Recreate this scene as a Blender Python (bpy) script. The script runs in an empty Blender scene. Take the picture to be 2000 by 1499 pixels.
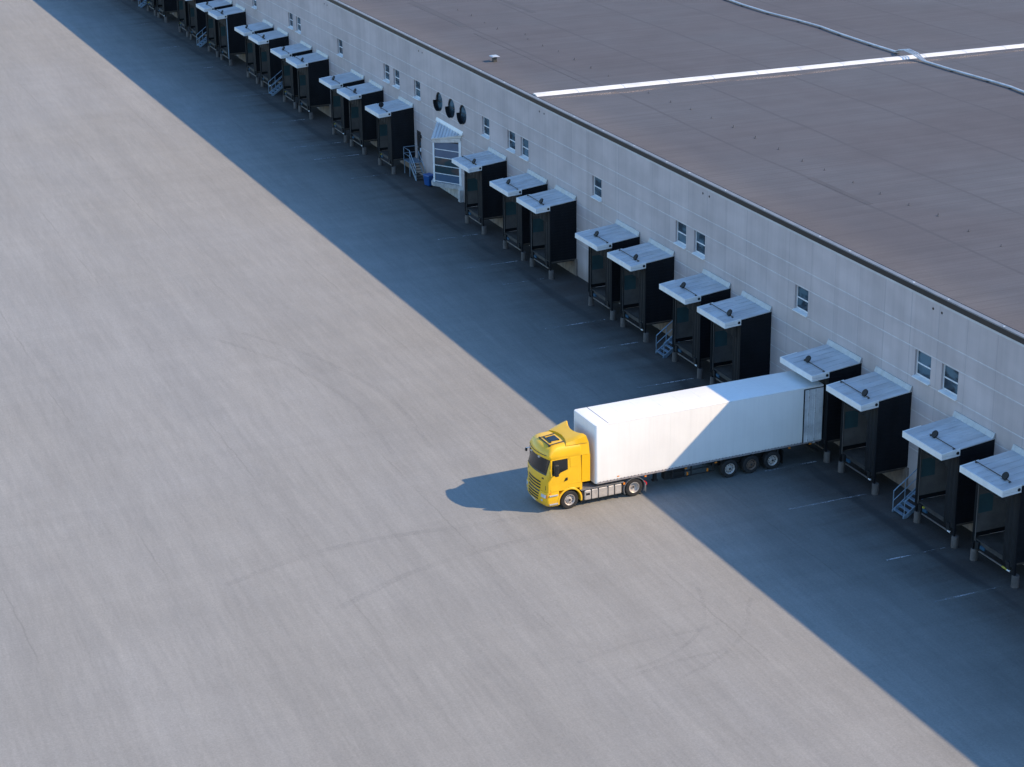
import bpy, bmesh, math, random
from mathutils import Vector, Matrix
random.seed(7)
R = math.radians
scene = bpy.context.scene
COL = scene.collection

# ------------------------------------------------------------------ camera
F_PX, PSI, PIT, ROL = 3966.27, 0.4039, 0.3614, -0.0132
CAM = Vector((-57.03, 0.0, 42.83))
fw = Vector((math.sin(PSI)*math.cos(PIT), math.cos(PSI)*math.cos(PIT), -math.sin(PIT)))
rt = Vector((math.cos(PSI), -math.sin(PSI), 0.0))
up = rt.cross(fw)
r2 = rt*math.cos(ROL) + up*math.sin(ROL)
u2 = -rt*math.sin(ROL) + up*math.cos(ROL)
cam_d = bpy.data.cameras.new('camera')
cam_d.sensor_width = 36.0
cam_d.lens = F_PX/2000.0*36.0
cam_d.clip_start = 1.0
cam_d.clip_end = 4000.0
cam = bpy.data.objects.new('camera', cam_d)
mw = Matrix((r2, u2, -fw)).transposed().to_4x4()
mw.translation = CAM
cam.matrix_world = mw
COL.objects.link(cam)
scene.camera = cam

# ------------------------------------------------------------------ light
SUN_H = Vector((1.153, -0.775))            # towards the sun, per metre of height
sun_el = math.atan(1.0/SUN_H.length)
sun_az = math.atan2(SUN_H.x, SUN_H.y)      # clockwise from +Y
world = bpy.data.worlds.new('World')
scene.world = world
world.use_nodes = True
wn = world.node_tree
wn.nodes.clear()
sky = wn.nodes.new('ShaderNodeTexSky')
sky.sky_type = 'NISHITA'
sky.sun_disc = False
sky.sun_elevation = sun_el
sky.sun_rotation = sun_az
sky.altitude = 0.0
sky.air_density = 1.5
sky.dust_density = 0.0
sky.ozone_density = 9.0
bg = wn.nodes.new('ShaderNodeBackground')
bg.inputs['Strength'].default_value = 0.15
wo = wn.nodes.new('ShaderNodeOutputWorld')
wn.links.new(sky.outputs[0], bg.inputs[0])
wn.links.new(bg.outputs[0], wo.inputs[0])
sl = bpy.data.lights.new('sun', 'SUN')
sl.energy = 3.4
sl.angle = R(0.55)
sl.color = (1.0, 0.78, 0.53)
so = bpy.data.objects.new('sun', sl)
so.rotation_euler = Vector((-SUN_H.x, -SUN_H.y, -1.0)).to_track_quat('-Z', 'Y').to_euler()
so.location = (60, -40, 90)
COL.objects.link(so)
scene.view_settings.view_transform = 'Standard'
scene.view_settings.look = 'None'
scene.view_settings.exposure = 0.92
scene.view_settings.gamma = 1.0
scene.view_settings.use_curve_mapping = False

# ------------------------------------------------------------------ mesh helpers
class MB:
    """collects shapes that become ONE mesh object"""
    def __init__(s): s.v = []; s.f = []
    def quadv(s, pts):
        i = len(s.v); s.v += [tuple(p) for p in pts]; s.f.append(tuple(range(i, i+len(pts)))); return s
    def box(s, x0, x1, y0, y1, z0, z1):
        i = len(s.v)
        s.v += [(x0,y0,z0),(x1,y0,z0),(x1,y1,z0),(x0,y1,z0),(x0,y0,z1),(x1,y0,z1),(x1,y1,z1),(x0,y1,z1)]
        s.f += [tuple(i+k for k in q) for q in ((3,2,1,0),(4,5,6,7),(0,1,5,4),(1,2,6,5),(2,3,7,6),(3,0,4,7))]
        return s
    def prism(s, a, b):
        """two matching outlines joined into a closed solid"""
        n = len(a); i = len(s.v)
        s.v += [tuple(p) for p in a] + [tuple(p) for p in b]
        s.f.append(tuple(i+k for k in reversed(range(n))))
        s.f.append(tuple(i+n+k for k in range(n)))
        for k in range(n):
            j = (k+1) % n
            s.f.append((i+k, i+j, i+n+j, i+n+k))
        return s
    def loft(s, rings, closed=True, caps=True):
        n = len(rings[0]); i = len(s.v)
        for r in rings: s.v += [tuple(p) for p in r]
        for a in range(len(rings)-1):
            for k in range(n if closed else n-1):
                j = (k+1) % n
                s.f.append((i+a*n+k, i+a*n+j, i+(a+1)*n+j, i+(a+1)*n+k))
        if caps:
            s.f.append(tuple(i+k for k in reversed(range(n))))
            s.f.append(tuple(i+(len(rings)-1)*n+k for k in range(n)))
        return s
    def tube(s, pts, r, n=8):
        pts = [Vector(p) for p in pts]; rings = []
        for k, p in enumerate(pts):
            d = (pts[min(k+1, len(pts)-1)] - pts[max(k-1, 0)]).normalized()
            a = Vector((0,0,1)) if abs(d.z) < .9 else Vector((1,0,0))
            u = d.cross(a).normalized(); w = d.cross(u)
            rings.append([p + (u*math.cos(2*math.pi*q/n) + w*math.sin(2*math.pi*q/n))*r for q in range(n)])
        return s.loft(rings)
    def lathe(s, c, prof, axis='y', n=28, hollow=False):
        """prof: (radius, offset along axis)"""
        rings = []
        for (r, o) in prof:
            ring = []
            for k in range(n):
                a = 2*math.pi*k/n; ca, sa = math.cos(a)*r, math.sin(a)*r
                ring.append({'y': (c[0]+ca, c[1]+o, c[2]+sa), 'x': (c[0]+o, c[1]+ca, c[2]+sa), 'z': (c[0]+ca, c[1]+sa, c[2]+o)}[axis])
            rings.append(ring)
        if hollow: rings.append(rings[0])
        return s.loft(rings, caps=not hollow)
    def build(s, name, mat, parent=None, bevel=0, smooth=None, seg=2):
        me = bpy.data.meshes.new(name)
        me.from_pydata(s.v, [], s.f)
        bm = bmesh.new(); bm.from_mesh(me)
        bmesh.ops.recalc_face_normals(bm, faces=bm.faces)
        bm.to_mesh(me); bm.free()
        if mat: me.materials.append(mat)
        if smooth:
            me.shade_smooth(); me.set_sharp_from_angle(angle=R(smooth))
        o = bpy.data.objects.new(name, me); COL.objects.link(o)
        if parent: o.parent = parent
        if bevel:
            m = o.modifiers.new('bevel', 'BEVEL'); m.width = bevel; m.segments = seg; m.limit_method = 'ANGLE'; m.angle_limit = R(35)
        return o

def thing(name, label, cat, loc=(0,0,0), rotz=0, group=None):
    o = bpy.data.objects.new(name, None); COL.objects.link(o)
    o.empty_display_size = .3
    o.location = loc; o.rotation_euler = (0,0,rotz)
    return tag(o, label, cat, group)
def tag(o, label, cat, group=None):
    o['label'] = label; o['category'] = cat
    if group: o['group'] = group
    return o
def struct(o, label=None):
    o['kind'] = 'structure'
    if label: o['label'] = label
    return o
def dup(o, parent=None):
    c = o.copy(); COL.objects.link(c)
    if parent: c.parent = parent
    for ch in list(o.children): dup(ch, c)
    return c

# ------------------------------------------------------------------ materials
class NT:
    def __init__(s, name):
        s.m = bpy.data.materials.new(name); s.m.use_nodes = True
        s.t = s.m.node_tree; s.b = s.t.nodes['Principled BSDF']
        s.pos = None
    def n(s, typ, **kw):
        nd = s.t.nodes.new(typ)
        for k, v in kw.items(): setattr(nd, k, v)
        return nd
    def link(s, a, b): s.t.links.new(a, b)
    def put(s, sock, v):
        if isinstance(v, (int, float)): sock.default_value = v
        elif isinstance(v, (tuple, list)): sock.default_value = tuple(v)+((1,) if len(v) == 3 and sock.type == 'RGBA' else ())
        else: s.link(v, sock)
    def P(s):
        if not s.pos: s.pos = s.n('ShaderNodeNewGeometry').outputs['Position']
        return s.pos
    def xyz(s):
        sp = s.n('ShaderNodeSeparateXYZ'); s.link(s.P(), sp.inputs[0]); return sp.outputs
    def math(s, op, a, b=0.0, c=0.0):
        nd = s.n('ShaderNodeMath', operation=op)
        s.put(nd.inputs[0], a); s.put(nd.inputs[1], b); s.put(nd.inputs[2], c); return nd.outputs[0]
    def noise(s, scale=(1,1,1), detail=4, rough=.55, off=(0,0,0), rot=0, dist=0.0):
        mp = s.n('ShaderNodeMapping'); s.link(s.P(), mp.inputs[0])
        mp.inputs['Scale'].default_value = scale; mp.inputs['Location'].default_value = off
        if rot:
            m0 = s.n('ShaderNodeMapping'); m0.inputs['Rotation'].default_value = (0,0,rot)
            s.link(s.P(), m0.inputs[0]); s.link(m0.outputs[0], mp.inputs[0])
        nz = s.n('ShaderNodeTexNoise'); nz.inputs['Scale'].default_value = 1.0
        nz.inputs['Detail'].default_value = detail; nz.inputs['Roughness'].default_value = rough
        nz.inputs['Distortion'].default_value = dist
        s.link(mp.outputs[0], nz.inputs['Vector']); return nz.outputs['Fac']
    def ramp(s, v, a, b, lo=0.0, hi=1.0):
        nd = s.n('ShaderNodeMapRange', interpolation_type='SMOOTHSTEP')
        s.put(nd.inputs[0], v)
        nd.inputs[1].default_value = a; nd.inputs[2].default_value = b
        nd.inputs[3].default_value = lo; nd.inputs[4].default_value = hi; return nd.outputs[0]
    def mix(s, f, a, b, mode='MIX'):
        nd = s.n('ShaderNodeMix', data_type='RGBA', blend_type=mode)
        s.put(nd.inputs[0], f); s.put(nd.inputs[6], a); s.put(nd.inputs[7], b); return nd.outputs[2]
    def mulv(s, c, v):
        """colour times a scalar"""
        cc = s.n('ShaderNodeCombineColor')
        for k in range(3): s.put(cc.inputs[k], v)
        return s.mix(1.0, c, cc.outputs[0], 'MULTIPLY')
    def out(s, color=None, rough=None, metal=None, bump=None, bstr=.3, bdist=.02, spec=None, alpha=None):
        if color is not None: s.put(s.b.inputs['Base Color'], color)
        if rough is not None: s.put(s.b.inputs['Roughness'], rough)
        if metal is not None: s.put(s.b.inputs['Metallic'], metal)
        if spec is not None: s.put(s.b.inputs['Specular IOR Level'], spec)
        if alpha is not None: s.put(s.b.inputs['Alpha'], alpha)
        if bump is not None:
            bn = s.n('ShaderNodeBump'); bn.inputs['Strength'].default_value = bstr; bn.inputs['Distance'].default_value = bdist
            s.link(bump, bn.inputs['Height']); s.link(bn.outputs[0], s.b.inputs['Normal'])
        return s.m
def lines(t, coord, at, half, soft, wob=None):
    """1 on any of the listed coordinates"""
    c = coord if wob is None else t.math('ADD', coord, wob)
    acc = None
    for a in at:
        d = t.math('ABSOLUTE', t.math('SUBTRACT', c, a))
        v = t.ramp(d, half, half+soft, 1.0, 0.0)
        acc = v if acc is None else t.math('MAXIMUM', acc, v)
    return acc
def periodic(t, coord, period, phase, half, soft):
    c = t.math('PINGPONG', t.math('SUBTRACT', coord, phase), period*.5)
    return t.ramp(c, half, half+soft, 1.0, 0.0)
def plain(name, col, rough=.5, metal=0.0, var=.12, scale=3.0, spec=None):
    t = NT(name)
    n = t.noise((scale,)*3, 4)
    n2 = t.noise((scale*9,)*3, 2)
    f = t.math('ADD', t.ramp(n, .25, .75, 1-var, 1+var), t.ramp(n2, .3, .7, -var*.3, var*.3))
    return t.out(t.mulv(col, f), t.ramp(n, .2, .8, max(0.02, rough-.08), min(1, rough+.08)), metal, spec=spec)

MT = {}
def m_ground():
    t = NT('asphalt'); X, Y, Z = t.xyz()
    big = t.noise((.035,.02,1), 5, .6)
    st1 = t.noise((.55,.022,1), 5, .62, (3,0,0), rot=R(2))
    st2 = t.noise((1.9,.05,1), 4, .6, (9,4,0), rot=R(-3))
    st4 = t.noise((.05,.6,1), 4, .6, (1,7,0), rot=R(5))
    st3 = t.noise((6,.12,1), 3, .6, (2,1,0), rot=R(1))
    blot = t.noise((.16,.13,1), 6, .65, (5,2,0), dist=.6)
    gr = t.noise((10,10,1), 3, .75)
    fs = t.noise((3.2,.28,1), 8, .75, (6,3,0), rot=R(4)); fs2 = t.noise((.30,2.6,1), 7, .72, (2,8,0), rot=R(-7)); sp = t.noise((5,4,1), 6, .75)
    gr2 = t.noise((55,55,1), 2, .7)
    f = t.ramp(big, .3, .7, .95, 1.05)
    f = t.math('MULTIPLY', f, t.ramp(st1, .3, .7, .955, 1.045))
    f = t.math('MULTIPLY', f, t.ramp(st2, .3, .7, .968, 1.032))
    f = t.math('MULTIPLY', f, t.ramp(st3, .3, .7, .98, 1.02))
    f = t.math('MULTIPLY', f, t.ramp(st4, .3, .7, .982, 1.018))
    f = t.math('MULTIPLY', f, t.ramp(blot, .3, .7, .972, 1.028))
    f = t.math('MULTIPLY', f, t.ramp(gr, .25, .75, .90, 1.10))
    f = t.math('MULTIPLY', f, t.ramp(gr2, .2, .8, .93, 1.07))
    f = t.math('MULTIPLY', f, t.ramp(fs, .3, .7, .945, 1.055)); f = t.math('MULTIPLY', f, t.ramp(fs2, .3, .7, .985, 1.015)); f = t.math('MULTIPLY', f, t.ramp(sp, .3, .7, .96, 1.04))
    # old joint lines of the paving lanes
    wob = t.math('MULTIPLY', t.math('SUBTRACT', st4, .5), .5)
    lane = periodic(t, t.math('ADD', X, wob), 7.3, -16.0, .015, .05)
    lane = t.math('MULTIPLY', lane, t.ramp(st2, .45, .62))
    f = t.math('MULTIPLY', f, t.math('SUBTRACT', 1.0, t.math('MULTIPLY', lane, .14)))
    # pale scuffs
    sc = t.math('MULTIPLY', t.ramp(t.noise((2.4,.10,1), 5, .7, (31,5,0)), .66, .74), t.ramp(blot, .45, .6))
    f = t.math('MULTIPLY', f, t.math('ADD', 1.0, t.math('MULTIPLY', sc, .22)))
    # oil, rubber and damp dirt that trucks leave in front of the docks
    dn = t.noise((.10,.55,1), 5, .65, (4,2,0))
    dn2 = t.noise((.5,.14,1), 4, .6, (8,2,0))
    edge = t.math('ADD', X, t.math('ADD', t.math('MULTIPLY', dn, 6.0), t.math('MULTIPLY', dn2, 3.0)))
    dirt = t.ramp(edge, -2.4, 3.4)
    track = lines(t, X, [-3.15], .16, .3, t.math('MULTIPLY', t.math('SUBTRACT', dn2, .5), .8))
    track = t.math('MULTIPLY', track, t.ramp(dn2, .35, .6, .25, 1.0))
    yard = t.mix(t.ramp(big, .35, .65), (.258,.249,.226), (.247,.243,.229))
    col = t.mulv(yard, f)
    blended = t.ramp(t.math('ADD', X, t.math('MULTIPLY', t.math('ADD', dn2, dn), 4.0)), -10.5, -1.0)   # ground colour darkens gradually towards the docks
    col = t.mix(t.math('MULTIPLY', blended, .72), col, t.mulv((.084,.093,.090), f))
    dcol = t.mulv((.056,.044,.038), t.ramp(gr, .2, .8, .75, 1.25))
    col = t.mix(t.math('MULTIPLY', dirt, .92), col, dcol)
    col = t.mix(t.math('MULTIPLY', track, .6), col, (.035,.035,.036))
    h = t.math('ADD', gr, t.math('MULTIPLY', gr2, .5))
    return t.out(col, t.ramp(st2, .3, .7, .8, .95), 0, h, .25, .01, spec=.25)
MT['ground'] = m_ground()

HJ = [2.35, 3.39, 4.43, 5.18, 6.19, 7.79, 8.78]
def m_wall():
    t = NT('wall_panels'); X, Y, Z = t.xyz()
    n = t.noise((1,.25,.25), 4); stain = t.noise((1,1.7,.05), 5, .65, (0,3,1)); fine = t.noise((1,6,.12), 4, .6, (0,9,0))
    patch = t.noise((1,.42,.9), 2, .4, (0,2,5))
    f = t.ramp(n, .3, .7, .93, 1.06)
    f = t.math('MULTIPLY', f, t.ramp(stain, .35, .75, 1.03, .93))
    f = t.math('MULTIPLY', f, t.ramp(fine, .4, .75, 1.005, .98))
    f = t.math('MULTIPLY', f, t.ramp(patch, .3, .7, .95, 1.05))
    # each panel its own tone
    pi = t.math('FLOOR', t.math('DIVIDE', t.math('SUBTRACT', Y, 74.54), 2.4))
    wn_ = t.n('ShaderNodeTexWhiteNoise', noise_dimensions='1D'); t.link(pi, wn_.inputs['W'])
    f = t.math('MULTIPLY', f, t.ramp(wn_.outputs['Value'], 0, 1, .965, 1.035))
    hj = lines(t, Z, HJ, .012, .035); vj = periodic(t, Y, 2.4, 74.54, .012, .03)
    under = lines(t, Z, [a-.10 for a in HJ], .02, .12)
    col = t.mulv((.468,.408,.400), f)
    col = t.mix(t.math('MULTIPLY', under, .10), col, (.30,.30,.31))
    col = t.mix(t.math('MULTIPLY', vj, t.ramp(stain, .3, .6, .55, .2)), col, (.24,.24,.26))
    col = t.mix(t.math('MULTIPLY', hj, t.ramp(stain, .3, .7, .75, .35)), col, (.66,.655,.65))
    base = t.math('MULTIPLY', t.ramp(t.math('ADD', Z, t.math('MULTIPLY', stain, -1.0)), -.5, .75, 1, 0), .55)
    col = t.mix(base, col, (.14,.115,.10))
    h = t.math('SUBTRACT', t.math('MULTIPLY', n, .2), t.math('MAXIMUM', hj, vj))
    return t.out(col, .8, 0, h, .5, .02, spec=.3)
MT['wall'] = m_wall()
def m_roof():
    t = NT('roof_felt'); X, Y, Z = t.xyz()
    big = t.noise((.05,.06,1), 5, .6); st = t.noise((.05,1.2,1), 4, .6); st2 = t.noise((.04,4.5,1), 3, .6)
    mot = t.noise((.35,.35,1), 5, .6); gr = t.noise((9,9,1), 3)
    f = t.ramp(big, .3, .7, .92, 1.09)
    f = t.math('MULTIPLY', f, t.ramp(st, .3, .7, .95, 1.05)); f = t.math('MULTIPLY', f, t.ramp(st2, .3, .7, .96, 1.04))
    f = t.math('MULTIPLY', f, t.ramp(mot, .3, .7, .95, 1.05)); f = t.math('MULTIPLY', f, t.ramp(gr, .2, .8, .95, 1.05))
    wob = t.math('MULTIPLY', t.math('SUBTRACT', t.noise((.12,.05,1), 3), .5), 1.1)
    lap = periodic(t, t.math('ADD', Y, t.math('MULTIPLY', wob, .25)), 1.02, 0.3, .02, .05)
    lap = t.math('MULTIPLY', lap, t.ramp(big, .35, .6, .25, 1.0))
    seam = lines(t, X, [5.9,12.5,19.8,26.2,33.2,40.0,46.8,53.6,60.4,67.2], .05, .12, wob)
    seam = t.math('MULTIPLY', seam, t.ramp(mot, .3, .6, .45, 1.0))
    edge = t.ramp(X, 0.6, 3.6, 1.0, 0.0)
    col = t.mix(t.ramp(big, .35, .65), (.089,.085,.093), (.083,.085,.095))
    col = t.mix(t.math('MULTIPLY', edge, .3), col, (.142,.122,.112))
    col = t.mulv(col, f)
    col = t.mix(t.math('MULTIPLY', lap, .42), col, (.072,.068,.072))
    col = t.mix(t.math('MULTIPLY', seam, .68), col, (.062,.062,.070))
    return t.out(col, .85, 0, t.math('SUBTRACT', gr, lap), .25, .01, spec=.25)
MT['roof'] = m_roof()
def m_worn(name, col, scale, lo, hi, rough=.8, amount=1.0):
    """paint or rubber worn through to the asphalt"""
    t = NT(name)
    a = t.noise(scale, 5, .7); b = t.noise((9,9,1), 4, .7, (3,1,0))
    al = t.math('MULTIPLY', t.ramp(a, lo, hi), t.ramp(b, .32, .62, 0.0, amount))
    return t.out(col, rough, 0, alpha=al)
MT['paint'] = m_worn('worn_white_paint', (.62,.63,.65), (.6,1.3,1), .38, .66)
MT['rubber_mark'] = m_worn('rubber_mark', (.13,.13,.135), (.3,.3,1), .25, .75, .85, .13)
def m_shroof():
    t = NT('sheet_roof'); X, Y, Z = t.xyz()
    n = t.noise((.5,2.2,1), 5, .65, (2,0,0)); n2 = t.noise((.6,.6,.6), 3); dk = t.noise((.5,2.6,1), 4, .6, (7,3,0))
    f = t.math('MULTIPLY', t.ramp(n, .3, .72, .86, 1.1), t.ramp(n2, .3, .7, .93, 1.07))
    col = t.mulv((.56,.58,.60), f)
    col = t.mix(t.ramp(dk, .64, .76, 0, .45), col, (.22,.23,.24))
    return t.out(col, t.ramp(n, .3, .7, .38, .55), .25)
MT['shroof'] = m_shroof()
MT['white_metal'] = plain('white_sheet', (.74,.74,.73), .45, 0, .07, 2.0)
MT['galv'] = plain('galvanised_sheet', (.52,.54,.56), .42, .45, .16, 2.5)
MT['coping'] = plain('coping_sheet', (.19,.20,.22), .5, .3, .14, .9)
MT['cap_white'] = plain('white_capping', (.66,.65,.63), .6, 0, .14, .8)
MT['cap_grey'] = plain('wall_capping', (.50,.49,.49), .7, 0, .08, 1.0)
MT['flash'] = plain('flashing_sheet', (.38,.40,.42), .45, .2, .14, 2.0)
MT['fascia'] = plain('black_fascia', (.008,.0075,.009), .5, 0, .2, 1.0)
def m_black():
    t = NT('black_cladding'); X, Y, Z = t.xyz()
    n = t.noise((1.5,1.5,.4), 4)
    col = t.mulv((.0065,.0075,.010), t.ramp(n, .3, .7, .75, 1.3))
    return t.out(col, .6, 0, spec=.2)
MT['black'] = m_black()
MT['rubber'] = plain('black_rubber', (.014,.014,.015), .65, 0, .3, 5, .3)
MT['curtain'] = plain('curtain_rubber', (.010,.011,.013), .65, 0, .3, 2.5, .25)
MT['lining'] = plain('lining_sheet', (.115,.105,.10), .6, 0, .2, 1.5)
MT['teal'] = plain('translucent_sheet', (.030,.075,.088), .5, 0, .15, 2)
MT['door_grey'] = plain('door_panel', (.36,.37,.38), .5, 0, .1, 2)
MT['steel_dark'] = plain('dark_steel', (.055,.052,.050), .6, .3, .25, 3)
MT['leveller'] = plain('leveller_plate', (.10,.085,.075), .6, .3, .3, 2)
MT['bar_steel'] = plain('worn_bar', (.13,.11,.10), .55, .3, .3, 4)
MT['yellow_paint'] = plain('yellow_paint', (.42,.36,.04), .5, 0, .15, 5)
MT['white_paint'] = plain('white_paint', (.75,.77,.80), .5, 0, .1, 5)
MT['blue_paint'] = plain('blue_paint', (.02,.075,.13), .45, 0, .15, 5)
def m_conc(name, c):
    t = NT(name); X, Y, Z = t.xyz()
    n = t.noise((3,3,1.2), 5, .65); g = t.noise((30,30,30), 3)
    col = t.mulv(c, t.math('MULTIPLY', t.ramp(n, .3, .7, .72, 1.22), t.ramp(g, .3, .7, .9, 1.1)))
    return t.out(col, .85, 0, g, .3, .01)
MT['concrete'] = m_conc('bollard_concrete', (.115,.10,.093))
MT['slab'] = m_conc('slab_concrete', (.42,.42,.42))
MT['plinth'] = m_conc('plinth_concrete', (.22,.175,.145))
MT['stair'] = plain('stair_steel', (.26,.36,.46), .45, .5, .12, 4)
MT['bin'] = plain('blue_plastic', (.003,.065,.24), .4, 0, .12, 4)
MT['frame_white'] = plain('white_frame', (.74,.75,.76), .45, 0, .06, 3)
def m_glass(name, c, c2):
    t = NT(name)
    n = t.noise((.8,.9,1.6), 3, .5)
    return t.out(t.mix(t.ramp(n, .42, .6), c, c2), .08, 0, spec=.55)
MT['glass'] = m_glass('window_glass', (.018,.030,.042), (.075,.13,.17))
MT['glass_dark'] = m_glass('dark_glass', (.008,.010,.012), (.016,.018,.022))
MT['glass_blue'] = m_glass('blue_panel', (.075,.12,.19), (.085,.135,.21))
MT['glass_in'] = m_glass('bay_glass', (.03,.055,.065), (.09,.07,.065))
MT['yellow'] = None
def m_yellow():
    t = NT('yellow_lorry_paint'); X, Y, Z = t.xyz()
    n = t.noise((1.3,1.3,1.3), 4); d = t.noise((3,3,3), 4, .65)
    low = t.ramp(t.math('ADD', Z, t.math('MULTIPLY', d, .8)), .55, 1.15, 1, 0)
    col = t.mulv((.82,.47,.012), t.ramp(n, .3, .7, .95, 1.04))
    col = t.mix(t.math('MULTIPLY', low, .28), col, (.35,.26,.12))
    t.b.inputs['Coat Weight'].default_value = .25; t.b.inputs['Coat Roughness'].default_value = .12
    return t.out(col, .38, 0)
MT['yellow'] = m_yellow()
MT['yellow_sat'] = plain('yellow_fairing_paint', (.82,.46,.004), .4, 0, .03, 2)
MT['black_plastic'] = plain('black_plastic', (.014,.014,.016), .45, 0, .15, 5)
MT['tyre'] = plain('tyre_rubber', (.028,.027,.027), .8, 0, .2, 6, .3)
MT['rim_alu'] = plain('aluminium_rim', (.50,.45,.41), .42, .25, .12, 8)
MT['rim_rust'] = plain('rusty_rim', (.17,.115,.085), .6, .3, .3, 8)
MT['tank'] = plain('aluminium_tank', (.62,.57,.53), .35, .55, .12, 3)
MT['grey_plastic'] = plain('grey_plastic', (.16,.165,.175), .5, 0, .1, 4)
MT['deck'] = plain('deck_plate', (.24,.24,.25), .45, .4, .15, 5)
MT['chassis'] = plain('chassis_paint', (.022,.021,.021), .55, .1, .25, 4)
def m_trailer():
    t = NT('trailer_white'); X, Y, Z = t.xyz()
    n = t.noise((.4,.4,.5), 4); s = t.noise((5,5,.25), 4, .6); g = t.noise((1.2,1.2,1.2), 5, .65)
    f = t.math('MULTIPLY', t.ramp(n, .3, .7, .97, 1.02), t.ramp(s, .35, .7, 1.01, .975))
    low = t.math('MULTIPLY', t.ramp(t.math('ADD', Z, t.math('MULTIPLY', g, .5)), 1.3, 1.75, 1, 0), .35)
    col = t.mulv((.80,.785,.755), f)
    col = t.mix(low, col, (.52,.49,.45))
    seam = t.math('MULTIPLY', periodic(t, t.math('ADD', X, 15.6), 1.2, 0.9, .006, .012), .07)
    col = t.mix(seam, col, (.5,.5,.5))
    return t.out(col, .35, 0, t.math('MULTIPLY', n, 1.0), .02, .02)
MT['trailer'] = m_trailer()
MT['rail_pink'] = plain('bottom_rail', (.36,.33,.33), .5, .3, .15, 4)
MT['door_rib'] = plain('ribbed_door', (.68,.70,.72), .4, .2, .15, 1.5)
MT['amber'] = plain('amber_lens', (.75,.23,.02), .3, 0, .05, 5)
MT['red'] = plain('red_lens', (.6,.02,.03), .3, 0, .05, 5)
MT['lens'] = plain('headlamp_lens', (.65,.68,.72), .12, .3, .1, 8)
MT['silver'] = plain('silver_trim', (.62,.62,.64), .3, .6, .1, 6)
MT['hose'] = plain('insulated_pipe', (.46,.48,.50), .45, .25, .18, 1.5)
MT['foot'] = plain('conductor_foot', (.055,.055,.06), .6, 0, .2, 5)
MT['patch'] = plain('felt_patch', (.062,.060,.066), .85, 0, .12, 1.2)
MT['tan'] = m_worn('dried_silt', (.27,.215,.18), (.25,.9,1), .38, .6)
MT['wood_dark'] = plain('dark_door', (.035,.030,.030), .5, 0, .25, 3)

# ------------------------------------------------------------------ ground, painted bays, tyre marks
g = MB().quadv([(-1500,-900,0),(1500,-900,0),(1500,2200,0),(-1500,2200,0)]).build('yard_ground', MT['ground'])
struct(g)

SHELTERS = [69.40,74.20,81.27,86.00,95.45,100.24,107.40,112.18,121.78,126.58,133.85,
            153.12,160.33,165.13,174.80,179.60,186.88,191.68,201.35,206.15,213.45,218.25,227.90,232.70,240.2]
lines_y = [69.7,74.35,81.48,86.3,95.7,100.35,107.55,112.4,122.05,126.6,134.0,153.3,160.5,165.3,175.0,186.9,201.4,213.5,228.0]
for i, y in enumerate(lines_y):
    b = MB(); x = -2.35; L = random.uniform(3.0, 5.5)
    w = .05
    b.quadv([(x-L, y-w, .004), (x, y-w, .004), (x, y+w, .004), (x-L, y+w, .004)])
    struct(b.build('bay_line', MT['paint']))

def ribbon(name, pts, w, z=.004, mat='rubber_mark'):
    b = MB(); P = [Vector((p[0], p[1], 0)) for p in pts]; L = []; Rr = []
    for k, p in enumerate(P):
        d = (P[min(k+1, len(P)-1)]-P[max(k-1, 0)]).normalized(); q = Vector((-d.y, d.x, 0))*w
        L.append((p+q)); Rr.append((p-q))
    for k in range(len(P)-1):
        b.quadv([(L[k].x, L[k].y, z), (L[k+1].x, L[k+1].y, z), (Rr[k+1].x, Rr[k+1].y, z), (Rr[k].x, Rr[k].y, z)])
    return struct(b.build(name, MT[mat]))
def arc(cx, cy, r, a0, a1, n=26):
    return [(cx+r*math.cos(R(a0+(a1-a0)*k/n)), cy+r*math.sin(R(a0+(a1-a0)*k/n))) for k in range(n+1)]
MARKS = []

# ------------------------------------------------------------------ warehouse
WY0, WY1, WX1 = 18.0, 330.0, 150.0
WTOP, ROOFZ = 10.74, 11.08
wh = thing('warehouse', 'long pale concrete panel warehouse with flat brown felt roof', 'warehouse')
WIN = [77.45,79.79,91.60,103.51,105.92,117.87,129.88,132.28,137.10,151.50,156.30,158.70,170.75,182.85,185.28,197.3,209.3,211.7,223.7,235.7,238.1,
       65.5,53.5,51.1]
ROUND = [147.35,144.75,142.37]
DOORS = [151.62]                     # personnel door left of the glazed bay
ZS, ZH, WW = 6.28, 7.73, 1.40
def holes():
    H = []
    for y in WIN: H.append([(y,ZS),(y+WW,ZS),(y+WW,ZH),(y,ZH)])
    for y in ROUND: H.append([(y+.745*math.cos(2*math.pi*k/28), 7.03+.745*math.sin(2*math.pi*k/28)) for k in range(28)])
    for y in DOORS: H.append([(y,1.2),(y+.98,1.2),(y+.98,3.62),(y,3.62)])
    return H
bm = bmesh.new()
def loop(pts):
    vs = [bm.verts.new((0, a, b)) for a, b in pts]
    return [bm.edges.new((vs[k], vs[(k+1) % len(vs)])) for k in range(len(vs))]
ed = loop([(WY0,0),(WY1,0),(WY1,WTOP),(WY0,WTOP)])
for h in holes(): ed += loop(h)
bmesh.ops.triangle_fill(bm, use_beauty=True, use_dissolve=False, edges=ed)
for f in bm.faces:
    if f.normal.x > 0: f.normal_flip()
for h in holes():
    n = len(h)
    for k in range(n):
        a, b = h[k], h[(k+1) % n]
        bm.faces.new([bm.verts.new(q) for q in ((0,a[0],a[1]),(0,b[0],b[1]),(.24,b[0],b[1]),(.24,a[0],a[1]))])
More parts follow.
